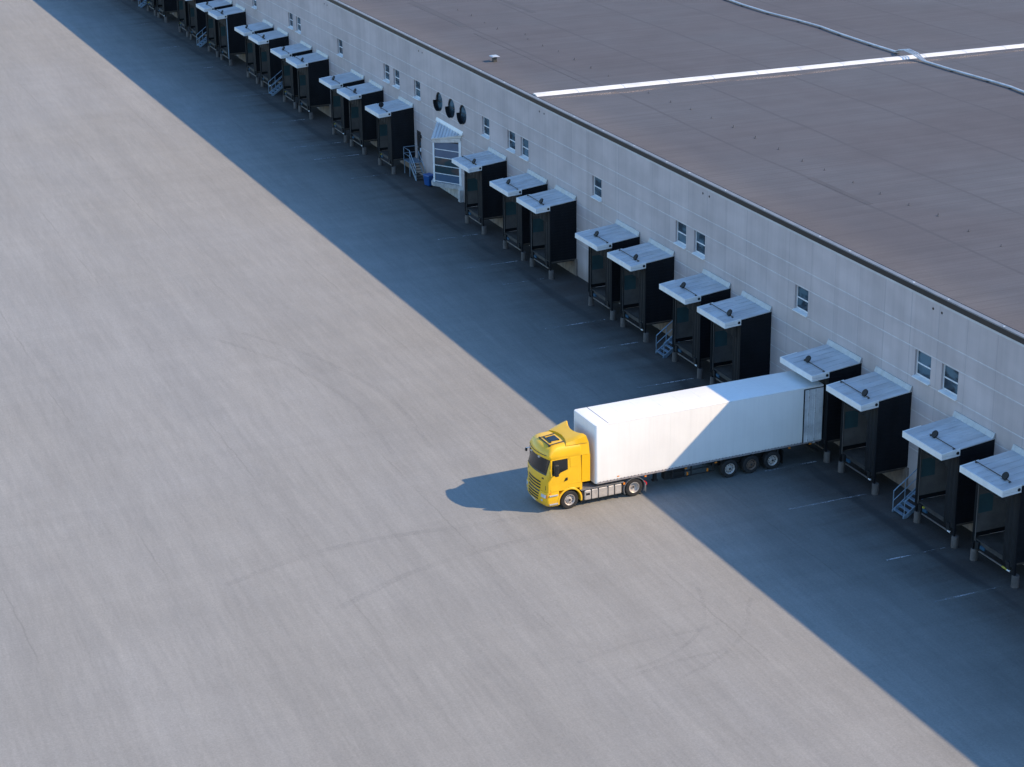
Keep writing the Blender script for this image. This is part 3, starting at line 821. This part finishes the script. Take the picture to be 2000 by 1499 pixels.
# ------------------------------------------------------------------ lorry: tractor and semi-trailer
TX, TY, TH = -15.6185, 86.151, 0.01642
def wheel(parent, cx, yo, side, r=.505, w=.30, rim='rim_alu', dual=False, deep=False):
    """side -1: outer face towards -y. yo: y of the outer tyre face"""
    s = -side
    def P(prof): return [(rr, s*o) for rr, o in prof]
    ri = .292
    ty = MB().lathe((cx,yo,r), P([(ri,.0+.02),(r-.10,.0),(r-.035,.012),(r,.05),(r,w-.05),(r-.035,w-.012),(r-.1,w),(ri,w-.02)]), 'y', 36, True)
    if dual: ty.lathe((cx,yo,r), P([(ri,w+.05),(r-.10,w+.03),(r-.03,w+.04),(r,w+.08),(r,2*w-.02),(r-.1,2*w+.03),(ri,2*w)]), 'y', 36, True)
    t_ = ty.build('wheel', MT['tyre'], parent, smooth=35)
    d = .12 if deep else .035
    rm = MB().lathe((cx,yo,r), P([(.001,d-.02),(.075,d-.02),(.085,d+.02),(.13,d+.025),(.135,d+.045),(.20,d+.05),(.235,d+.06),(.262,.03),(.285,.008),(.298,.012),(.298,.12),(.001,.2)]), 'y', 32).build('rim', MT[rim], t_, smooth=35)
    hb = MB()
    for k in range(10):
        a = 2*math.pi*k/10
        if side < 0: MB().lathe((cx+.205*math.cos(a), yo, r+.205*math.sin(a)), P([(.001,d+.036),(.026,d+.036),(.026,d+.06),(.001,d+.06)]), 'y', 8).build('hand_hole', MT['chassis'], t_)
    hb.lathe((cx,yo,r), P([(.001,d-.03),(.06,d-.03),(.06,d-.018),(.001,d-.018)]), 'y', 14)
    hb.build('hub', MT['steel_dark'], t_)
    return t_

tr = thing('semi_trailer', 'long white box semi-trailer backed into a dock shelter', 'trailer', (TX,TY,0), TH)
TLn, TW, ZB, ZT = 13.55, 2.60, 1.13, 4.367
def rrect(x, y0, y1, z0, z1, r, n=4):
    P = [(x,y0,z0),(x,y1,z0)]
    for k in range(n+1):
        a = math.pi/2*k/n; P.append((x, y1-r+r*math.cos(a), z1-r+r*math.sin(a)))
    for k in range(n+1):
        a = math.pi/2*k/n; P.append((x, y0+r-r*math.sin(a), z1-r+r*math.cos(a)))
    return P
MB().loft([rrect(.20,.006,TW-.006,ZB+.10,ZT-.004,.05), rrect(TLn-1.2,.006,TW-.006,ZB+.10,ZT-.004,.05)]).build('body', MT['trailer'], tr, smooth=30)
def plan(z, ins, r=.14, n=6):
    P = [(.20,ins,z)]
    for k in range(n+1):
        a = math.pi/2*k/n; P.append((-.02+ins+r-r*math.sin(a), ins+r-r*math.cos(a), z))
    for k in range(n+1):
        a = math.pi/2*k/n; P.append((-.02+ins+r-r*math.cos(a), TW-ins-r+r*math.sin(a), z))
    return P+[(.20,TW-ins,z)]
fc = MB().loft([plan(ZB+.03,0), plan(ZT-.05,0), plan(ZT-.015,.015), plan(ZT,.05)]).build('front_frame', MT['trailer'], tr, smooth=40)
MB().box(.74,.765,.05,TW-.05,ZT-.01,ZT+.002).build('roof_joint', MT['chassis'], tr)
rs = MB()
for k in range(9):
    x = 1.9+k*1.2; rs.box(x,x+.03,.06,TW-.06,ZT-.012,ZT-.001)
rs.box(.21,12.3,.002,.03,ZT-.05,ZT-.02); rs.box(.21,12.3,TW-.03,TW-.002,ZT-.05,ZT-.02)
rs.build('roof_bow', MT['white_metal'], tr)
sj = MB()
for k in range(9):
    x = 1.9+k*1.2
    for y in (.0045, TW-.0075): sj.box(x,x+.03,y,y+.003,ZB+.14,ZT-.08)
sj.build('side_joint', MT['trailer'], tr)
br_ = MB()
for y in (-.008, TW-.06): br_.box(.10,TLn,y,y+.068,ZB,ZB+.095)
ra = br_.build('bottom_rail', MT['rail_pink'], tr)
rv = MB()
for k in range(64):
    for y in (-.016, TW+.008): rv.box(.25+k*.2,.275+k*.2,y,y+.01,ZB+.075,ZB+.125)
rv.build('rivet_row', MT['steel_dark'], ra)
# rear frame and the two doors folded forward along the sides
MB().loft([rrect(TLn-1.2+.0,.01,TW-.01,ZB+.10,ZT-.005,.05), rrect(TLn,.01,TW-.01,ZB+.10,ZT-.005,.05)]).build('rear_frame', MT['trailer'], tr, smooth=30)
for sgn in (0, 1):
    b = MB(); y = -.075 if sgn == 0 else TW+.01
    b.box(12.36,13.52,y+.02,y+.065,ZB+.10,ZT-.12)
    yo = y if sgn == 0 else y+.065
    for k in range(8): b.box(12.44+k*.135,12.51+k*.135,yo,yo+.02,ZB+.14,ZT-.16)
    dr_ = b.build('rear_door', MT['door_rib'], tr)
    sb = MB(); ys = y-.012 if sgn == 0 else y+.066
    sb.box(12.33,12.36,ys,ys+.08,ZB+.08,ZT-.10); sb.box(12.36,13.52,ys,ys+.08,ZT-.12,ZT-.10)
    sb.build('door_seal', MT['rubber'], dr_)
    lk = MB()
    for x in (12.62, 13.02): lk.tube([(x,y-.02 if sgn == 0 else y+.1,ZB+.05),(x,y-.02 if sgn == 0 else y+.1,ZT-.14)], .014, 6)
    lk.build('lock_rod', MT['silver'], dr_)
    MB().box(12.95,13.10,y-.03 if sgn == 0 else y+.06,y-.0 if sgn == 0 else y+.09,ZB+.0,ZB+.06).build('hinge_bracket', MT['galv'], dr_)
# chassis
ch = MB()
for y in (.72, 1.72): ch.box(.5,13.3,y,y+.16,.82,ZB-.002)
for k in range(12): ch.box(.9+k*1.08,.98+k*1.08,.05,TW-.05,ZB-.10,ZB-.003)
ch.box(7.3,11.2,.62,.72,.55,.82); ch.box(7.3,11.2,1.88,1.98,.55,.82)
ch.box(13.2,13.35,.15,TW-.15,.48,.60)
ch.box(4.4,7.0,.06,.12,.55,.60); ch.box(4.4,7.0,.06,.12,.85,.90); ch.box(4.4,7.0,TW-.12,TW-.06,.55,.60)
for x in (4.5,5.6,6.9): ch.box(x,x+.06,.06,.12,.55,ZB)
ch.build('chassis', MT['chassis'], tr)
for y in (.45, TW-.60): 
    l_ = MB().box(3.62,3.78,y,y+.15,.52,ZB).build('landing_leg', MT['chassis'], tr)
    MB().box(3.55,3.85,y-.05,y+.2,.46,.52).build('foot', MT['steel_dark'], l_)
MB().box(4.2,5.4,.35,.75,.45,.95).build('pallet_box', MT['chassis'], tr, bevel=.03)
AX = [7.95,9.26,10.57]
for k, x in enumerate(AX):
    MB().tube([(x,.3,.505),(x,TW-.3,.505)], .07, 8).build('axle', MT['chassis'], tr)
    wheel(tr, x, .03, -1, w=.38, rim='rim_rust' if k == 1 else 'rim_alu')
    wheel(tr, x, TW-.03, 1, w=.38, rim='rim_rust' if k == 1 else 'rim_alu')
for x in (2.82,5.2,7.0,11.5,12.8):
    MB().box(x,x+.12,-.02,.03,ZB-.10,ZB-.045).build('side_marker', MT['amber'], tr)
MB().box(1.24,1.36,-.004,.012,1.33,1.385).build('side_marker', MT['amber'], tr)
for x in (5.35, 6.55): MB().box(x,x+.07,.02,.08,.63,.80).build('reflector', MT['amber'], tr)
MB().box(11.2,11.24,.06,.50,.18,.95).build('mudflap', MT['rubber'], tr)
MB().box(11.2,11.24,TW-.5,TW-.06,.18,.95).build('mudflap', MT['rubber'], tr)

# ---- tractor
tk = thing('tractor_unit', 'yellow lorry tractor unit coupled to the white trailer', 'lorry', (TX,TY,0), TH)
CY = 1.30
LV = [(1.13,-2.90,1.215,.15,.17),(1.60,-2.90,1.22,.15,.17),(2.04,-2.885,1.22,.15,.17),(2.12,-2.85,1.215,.15,.17),(2.84,-2.65,1.175,.16,.17),
      (2.875,-2.68,1.175,.16,.17),(2.915,-2.80,1.185,.18,.18),(3.08,-2.82,1.185,.19,.18),(3.22,-2.77,1.17,.22,.19),(3.34,-2.69,1.15,.22,.19),
      (3.43,-2.60,1.12,.25,.19),(3.495,-2.47,1.07,.28,.19),(3.535,-2.28,1.00,.30,.19),(3.553,-2.06,.90,.30,.17),(3.56,-1.85,.76,.30,.14)]
def lev(z, T=LV):
    if z <= T[0][0]: return T[0][1:]
    for a, b in zip(T, T[1:]):
        if z <= b[0]:
            f = (z-a[0])/(b[0]-a[0]); return tuple(a[k]*(1-f)+b[k]*f for k in range(1,5))
    return T[-1][1:]
def front_x(z, y, T=LV):
    xf, hw, r, cb = lev(z, T); ay = abs(y-CY); fl = hw-r
    if ay <= fl: return xf+cb*(ay/fl)**2
    q = min(ay-fl, r*.9999)
    return xf+cb+r-math.sqrt(r*r-q*q)
def side_y(z, s, T=LV): return CY + s*lev(z, T)[1]
def ring(z, xr, T=LV, chm=.06):
    xf, hw, r, cb = lev(z, T); P = [(xr,CY-hw+chm,z),(xr-chm,CY-hw,z)]
    ys = []
    for k in range(7):
        a = math.pi/2*k/6; ys.append(('c', a))
    for k in range(7): P.append((xf+cb+r-r*math.sin(math.pi/2*k/6), CY-hw+r-r*math.cos(math.pi/2*k/6), z))
    fl = hw-r
    for k in range(1, 10):
        y = -fl+2*fl*k/10; P.append((xf+cb*(y/fl)**2, CY+y, z))
    for k in range(6, -1, -1): P.append((xf+cb+r-r*math.sin(math.pi/2*k/6), CY+hw-r+r*math.cos(math.pi/2*k/6), z))
    P += [(xr-chm,CY+hw,z),(xr,CY+hw-chm,z)]
    return P
cabm = MB().loft([ring(l[0], -.74) for l in LV])
cab = cabm.build('cab', MT['yellow'], tk, smooth=38)
def fpatch(name, ys, zs, off, mat, parent, T=LV, inner=.004):
    """skin panel following the cab front, with a rim"""
    def pt(y, z, o): return (front_x(z, y, T)-o, y, z)
    m = MB(); ny, nz = len(ys), len(zs)
    for o in (off, -inner):
        m.v += [pt(y, z, o) for z in zs for y in ys]
    N = ny*nz
    for j in range(nz-1):
        for i in range(ny-1):
            a = j*ny+i; m.f.append((a,a+1,a+1+ny,a+ny)); m.f.append((N+a,N+a+ny,N+a+1+ny,N+a+1))
    for i in range(ny-1):
        m.f.append((i,N+i,N+i+1,i+1)); b = (nz-1)*ny+i; m.f.append((b,b+1,N+b+1,N+b))
    for j in range(nz-1):
        a = j*ny; m.f.append((a,a+ny,N+a+ny,N+a)); b = j*ny+ny-1; m.f.append((b,N+b,N+b+ny,b+ny))
    return m.build(name, mat, parent, smooth=40)
def spatch(name, poly, s, off, mat, parent, inner=.004):
    """flat panel on the cab side; poly = (x,z) corners"""
    A = [(x, side_y(z, s)+s*off, z) for x, z in poly]; B = [(x, side_y(z, s)-s*inner, z) for x, z in poly]
    return MB().prism(A, B).build(name, mat, parent)
def lin(a, b, n): return [a+(b-a)*k/(n-1) for k in range(n)]
ws_y = lin(CY-1.085, CY-.95, 6)+lin(CY-.9, CY+.9, 15)+lin(CY+.95, CY+1.085, 6)
fpatch('windscreen', ws_y, [2.13,2.3,2.5,2.7,2.83], .010, MT['glass_dark'], tk)
fpatch('windscreen_seal', [y for y in ws_y], [2.055,2.09,2.125], .012, MT['black_plastic'], tk)
fpatch('sun_visor_strip', lin(CY-1.0,CY+1.0,21), [3.08,3.095,3.11], .008, MT['black_plastic'], tk)
fpatch('windscreen_header', lin(CY-1.02,CY+1.02,21), [2.845,2.87], .012, MT['black_plastic'], tk)
for z, y0, y1 in ((1.585,.62,1.98),(1.415,.62,1.98),(1.245,.64,1.96)):
    fpatch('grille_slot', lin(y0,y1,13), [z-.045,z+.045], .006, MT['black_plastic'], tk)
for y0, y1 in ((.38,.52),(2.08,2.22)): fpatch('grille_vent', lin(y0,y1,4), [1.80,1.88], .006, MT['black_plastic'], tk)
for y in (.22, 2.35): fpatch('corner_slot', lin(y,y+.03,2), [1.25,1.48], .006, MT['black_plastic'], tk)
# bumper
BV = [(.27,-2.70,1.10,.28,.16),(.34,-2.86,1.17,.26,.15),(.48,-2.95,1.215,.24,.14),(.80,-2.96,1.225,.23,.14),(1.02,-2.94,1.225,.23,.14),(1.125,-2.905,1.217,.22,.13)]
MB().loft([ring(l[0], -2.04, BV, .02) for l in BV]).build('bumper', MT['yellow'], tk, smooth=38)
for z, y0, y1 in ((1.07,.66,1.94),(.92,.70,1.90),(.77,.72,1.88),(.62,.76,1.84)):
    fpatch('grille_slot', lin(y0,y1,13), [z-.042,z+.042], .006, MT['black_plastic'], tk, BV)
fpatch('number_plate', lin(1.04,1.56,5), [.40,.51], .010, MT['white_paint'], tk, BV)
for s in (-1, 1):
    c = CY+s*.98
    fpatch('headlight', lin(c-.19,c+.17,9), [.83,.90,1.00], .012, MT['lens'], tk, BV)
    fpatch('indicator', lin(c+s*.175-.03,c+s*.175+.05,4) if s > 0 else lin(c-.225,c-.175,4), [.83,.92,1.0], .014, MT['amber'], tk, BV)
    fpatch('fog_light', lin(CY+s*.86-.06,CY+s*.86+.06,4), [.60,.70], .008, MT['lens'], tk, BV)
    yb = CY+s*1.222
    for z in (.93, .46):
        MB().box(-2.60,-2.12,min(yb+s*.005,yb+s*.05),max(yb+s*.005,yb+s*.05),z-.03,z+.05).build('step', MT['silver'], tk, bevel=.012)
    MB().box(-2.58,-2.48,min(yb,yb+s*.014),max(yb,yb+s*.014),1.04,1.10).build('side_lamp', MT['amber'], tk)
    # wheel arch
    A = []; B = []
    c0 = (-1.42,.50); n = 22
    ring_o = [(c0[0]+.70*math.cos(R(a)), c0[1]+.70*math.sin(R(a))) for a in [-12+204*k/n for k in range(n+1)]]
    ring_i = [(c0[0]+.60*math.cos(R(a)), c0[1]+.60*math.sin(R(a))) for a in [-12+204*k/n for k in range(n+1)]][::-1]
    ya, yb2 = CY+s*1.235, CY+s*.85
    MB().prism([(x,ya,z) for x,z in ring_o+ring_i], [(x,yb2,z) for x,z in ring_o+ring_i]).build('wheel_arch', MT['yellow'], tk, bevel=.02, smooth=40)
    MB().prism([(x,CY+s*1.20,z) for x,z in [(c0[0]+.598*math.cos(R(a)), c0[1]+.598*math.sin(R(a))) for a in lin(0,180,20)]], [(x,CY+s*.84,z) for x,z in [(c0[0]+.598*math.cos(R(a)), c0[1]+.598*math.sin(R(a))) for a in lin(0,180,20)]][:20]) if False else None
    # panel behind the arch, below the sleeper
    MB().box(-.86,-.73,min(CY+s*1.218,CY+s*.9),max(CY+s*1.218,CY+s*.9),.98,1.36).build('lower_panel', MT['yellow'], tk)
    MB().box(-.80,-.74,min(CY+s*1.2,CY+s*.8),max(CY+s*1.2,CY+s*.8),.22,.62).build('mudflap', MT['rubber'], tk)
    # door
    dr_ = spatch('door', [(-2.50,1.16),(-2.50,2.88),(-1.50,2.88),(-1.50,1.40),(-1.75,1.29),(-1.95,1.16)], s, .010, MT['yellow'], tk)
    spatch('side_window', [(-2.43,2.13),(-2.40,2.84),(-1.54,2.84),(-1.54,2.25),(-1.95,2.14),(-2.1,2.02),(-2.40,2.02)], s, .018, MT['glass_dark'], dr_)
    spatch('handle', [(-1.76,1.62),(-1.56,1.66),(-1.56,1.80),(-1.66,1.80)], s, .022, MT['black_plastic'], dr_)
    gr_ = MB()
    for x in (-2.512, -1.492):
        gr_.prism([(x,side_y(1.18,s)+s*.003,1.18),(x+.012,side_y(1.18,s)+s*.003,1.18),(x+.012,side_y(2.86,s)+s*.003,2.86),(x,side_y(2.86,s)+s*.003,2.86)],
                  [(x,side_y(1.18,s)-s*.01,1.18),(x+.012,side_y(1.18,s)-s*.01,1.18),(x+.012,side_y(2.86,s)-s*.01,2.86),(x,side_y(2.86,s)-s*.01,2.86)])
    gr_.build('door_gap', MT['black_plastic'], tk)
    spatch('sleeper_panel', [(-1.40,2.34),(-1.40,2.84),(-.98,2.84),(-.92,2.76),(-.92,2.42),(-.98,2.34)], s, .014, MT['yellow'], tk)
    spatch('crease', [(-1.48,1.42),(-1.48,1.455),(-.76,1.455),(-.76,1.42)], s, .012, MT['yellow'], tk)
    # side fairing behind the cab
    yb = CY+s*1.20
    fr_ = MB().prism([(-.74,yb,1.38),(-.28,yb+s*.02,1.38),(-.28,yb+s*.02,2.86),(-.74,yb,2.86)], [(-.74,yb-s*.04,1.38),(-.28,yb-s*.03,1.38),(-.28,yb-s*.03,2.86),(-.74,yb-s*.04,2.86)])
    fr_.build('side_fairing', MT['yellow_sat'], tk)
    MB().prism([(-1.0,yb-s*.03,2.875),(-.30,yb+s*.012,2.875),(-.32,yb-s*.06,3.46),(-1.0,yb-s*.10,3.46)], [(-1.0,yb-s*.08,2.875),(-.30,yb-s*.04,2.875),(-.32,yb-s*.12,3.46),(-1.0,yb-s*.16,3.46)]).build('upper_fairing', MT['yellow'], tk)
    # mirrors
    ym = CY+s*1.40
    mr = MB().box(-2.41,-2.19,min(ym,ym+s*.17),max(ym,ym+s*.17),2.08,2.72).build('mirror', MT['black_plastic'], tk, bevel=.05, seg=3)
    MB().tube([(-2.30,CY+s*1.2,2.10),(-2.30,ym+s*.05,2.10)], .03, 6).build('arm', MT['black_plastic'], mr)
    # tank / battery boxes with straps
    y0, y1 = (.06,.66) if s < 0 else (TW-.66, TW-.06)
    tn = MB().box(-.60,1.54,y0,y1,.32,.88).build('fuel_tank', MT['tank'], tk, bevel=.07, seg=3)
    sp = MB()
    for x in (-.23,.17,.72,1.10): sp.box(x,x+.045,y0-.012,y1+.012,.31,.892)
    sp.build('strap', MT['black_plastic'], tn)
    yo = y0-.012 if s < 0 else y1
    MB().box(-.52,-.30,yo,yo+.012,.60,.72).build('vent', MT['black_plastic'], tn)
    MB().box(-.82,1.66,y0-.03,y1+.1,.93,.965).build('deck', MT['deck'], tk)
    MB().box(-.74,-.64,y0+.05,y1,.30,.93).build('bracket', MT['chassis'], tk)
    MB().box(1.62,1.72,y0-.02 if s < 0 else y1-.03,y0+.03 if s < 0 else y1+.02,.80,.90).build('side_lamp', MT['amber'], tk)
    # rear mudguard
    c1 = (2.27,.505)
    ro_ = [(c1[0]+.63*math.cos(R(a)), c1[1]+.58*math.sin(R(a))) for a in lin(-28,208,24)]
    ri_ = [(c1[0]+.60*math.cos(R(a)), c1[1]+.55*math.sin(R(a))) for a in lin(-28,208,24)][::-1]
    ya, yb2 = (.03,.66) if s < 0 else (TW-.03,TW-.66)
    MB().prism([(x,ya,z) for x,z in ro_+ri_], [(x,yb2,z) for x,z in ro_+ri_]).build('mudguard', MT['grey_plastic'], tk, smooth=40)
    MB().box(2.90,2.94,min(ya,yb2),max(ya,yb2),.16,.66).build('mudflap', MT['grey_plastic'], tk)
    MB().box(2.93,2.99,min(ya,ya-s*.28),max(ya,ya-s*.28),.55,.68).build('rear_lamp', MT['red'], tk)
    # wheels
    wheel(tk, -1.42, .11 if s < 0 else TW-.11, -1 if s < 0 else 1, w=.31)
    wheel(tk, 2.27, .07 if s < 0 else TW-.07, -1 if s < 0 else 1, w=.27, dual=True, deep=True)
# chassis rails, fifth wheel, front axle
cm = MB()
for y in (.82, 1.66): cm.box(-2.6,3.0,y,y+.12,.62,.92)
cm.tube([(-1.42,.3,.505),(-1.42,2.3,.505)], .07, 8); cm.tube([(2.27,.3,.505),(2.27,2.3,.505)], .09, 8)
cm.box(-2.4,-.8,.55,2.05,.45,1.12)
cm.box(-.7,1.7,.95,1.65,.80,.90)
cm.build('chassis', MT['chassis'], tk)
MB().lathe((1.62,CY,.95), [(.001,0),(.48,0),(.48,.12),(.001,.14)], 'z', 20).build('fifth_wheel', MT['steel_dark'], tk)
# roof: hatch, rails, spoiler
hz = 3.56
ht = MB().prism([(-2.10,.90,3.50),(-1.60,.90,3.55),(-1.60,1.55,3.55),(-2.10,1.55,3.50)], [(-2.08,.92,3.565),(-1.62,.92,3.615),(-1.62,1.53,3.615),(-2.08,1.53,3.565)]).build('roof_hatch', MT['glass_dark'], tk, bevel=.01)
rr = MB()
for y in (.55, 1.70): rr.tube([(-2.36,y,3.53),(-1.52,y,3.62)], .028, 6)
for y in (.55, 1.70):
    rr.box(-2.40,-2.30,y-.05,y+.05,3.40,3.54)
rr.tube([(-2.36,.48,3.54),(-2.36,1.77,3.54)], .034, 6); rr.tube([(-2.16,.8,3.55),(-2.16,1.62,3.55)], .05, 6)
rr.build('roof_rail', MT['black_plastic'], tk, smooth=50)
NU, NVv = 15, 9
def spo(u, v):
    """u -1..1 across, v 0..1 front to rear: cupped wind deflector"""
    hw0, hw1 = 1.00, 1.16
    hw = hw0+(hw1-hw0)*min(1, v*1.4)
    y = CY+u*hw
    xr = -.48-.30*(1-u*u); xf = -1.34-.20*u*u
    x = xf+(xr-xf)*v
    zt_ = 3.98-.12*(1-u*u)-.10*max(0, (abs(u)-.9)/.1)
    z0 = 3.675-.09*abs(u)**3
    z = z0+(zt_-z0)*(v**.95)
    return (x, y, z)
sm = MB()
top = [[spo(-1+2*i/(NU-1), j/(NVv-1)) for i in range(NU)] for j in range(NVv)]
low = [[(x+.02, CY+(y-CY)*.985, min(z-.03, 3.51)) if j == 0 else (x+.05, CY+(y-CY)*.97, z-.05) for (x,y,z) in row] for j, row in enumerate(top)]
for G in (top, low):
    i0 = len(sm.v); sm.v += [p for row in G for p in row]
    for j in range(NVv-1):
        for i in range(NU-1):
            a = i0+j*NU+i; sm.f.append((a,a+1,a+1+NU,a+NU))
N = NU*NVv
for i in range(NU-1):
    sm.f.append((i,N+i,N+i+1,i+1)); b = (NVv-1)*NU+i; sm.f.append((b,b+1,N+b+1,N+b))
for j in range(NVv-1):
    a = j*NU; sm.f.append((a,a+NU,N+a+NU,N+a)); b = a+NU-1; sm.f.append((b,N+b,N+b+NU,b+NU))
spl = sm.build('roof_spoiler', MT['yellow'], tk, smooth=50)
for s in (-1, 1):                                   # side skirts of the spoiler
    P = []; Q = []
    ed_ = [spo(s, v) for v in lin(0,1,9)]
    ln = [(x, CY+s*(1.12+.06*k/8), 3.50-.0*k) for k, x in enumerate(lin(ed_[0][0]-.05, -.34, 9))]
    m = MB().loft([[e_, l_, (l_[0], l_[1]-s*.04, l_[2]), (e_[0], e_[1]-s*.05, e_[2]-.03)] for e_, l_ in zip(ed_, ln)])
    m.build('spoiler_side', MT['yellow'], spl, smooth=40)
# front and kerb mirrors
fm = MB().box(-2.86,-2.75,2.33,2.45,2.63,2.80).build('front_mirror', MT['black_plastic'], tk, bevel=.03)
MB().tube([(-2.58,2.16,2.90),(-2.80,2.38,2.80)], .02, 6).build('arm', MT['silver'], fm)
wp = MB()
for y in (.75,1.35,1.95): wp.tube([(front_x(2.2,y)-.03,y,2.12),(front_x(2.55,y+.25)-.022,y+.30,2.42)], .012, 5)
wp.build('wiper', MT['black_plastic'], tk)
vb = MB()
for y in (.85, 1.75): vb.box(front_x(2.93,y)-.07,front_x(2.93,y)+.02,y-.06,y+.06,2.86,2.93)
vb.build('visor_bracket', MT['silver'], tk)

# ------------------------------------------------------------------ tyre marks on the yard
def curve(P, n=6):
    """Catmull-Rom through the points"""
    out = []
    for k in range(len(P)-1):
        p0, p1, p2, p3 = (Vector(P[max(k-1,0)]), Vector(P[k]), Vector(P[k+1]), Vector(P[min(k+2,len(P)-1)]))
        for q in range(n):
            f = q/n
            out.append(.5*((2*p1)+(p2-p0)*f+(2*p0-5*p1+4*p2-p3)*f*f+(3*p1-p0-3*p2+p3)*f*f*f))
    out.append(Vector(P[-1])); return out
for P, w in (([(-15.4,75.6),(-15.8,74.3),(-16.4,73.0),(-17.0,72.1),(-18.2,71.0),(-20.3,70.0),(-22.7,69.7)], .10),
             ([(-23.6,71.3),(-20.5,71.9),(-17.3,71.8),(-15.9,72.2)], .13),
             ([(-13.6,73.6),(-14.3,72.7),(-14.8,71.8),(-16.2,70.2),(-18.0,69.0),(-20.2,68.2)], .11),
             ([(-22.6,69.2),(-19.4,69.6),(-16.8,69.6)], .12),
             ([(-18.2,86.2),(-22.9,86.6),(-26.9,87.0),(-31.0,86.7),(-35.5,85.2)], .22),
             ([(-18.0,83.9),(-22.9,83.6),(-27.1,82.7),(-31.5,80.6)], .22),
             ([(-24.5,120.0),(-21.5,113.0),(-20.0,105.0),(-20.5,97.0)], .16),
             ([(-26.6,120.0),(-23.6,113.0),(-22.2,105.0),(-22.7,97.0)], .16)):
    ribbon('tyre_mark', curve(P), w)
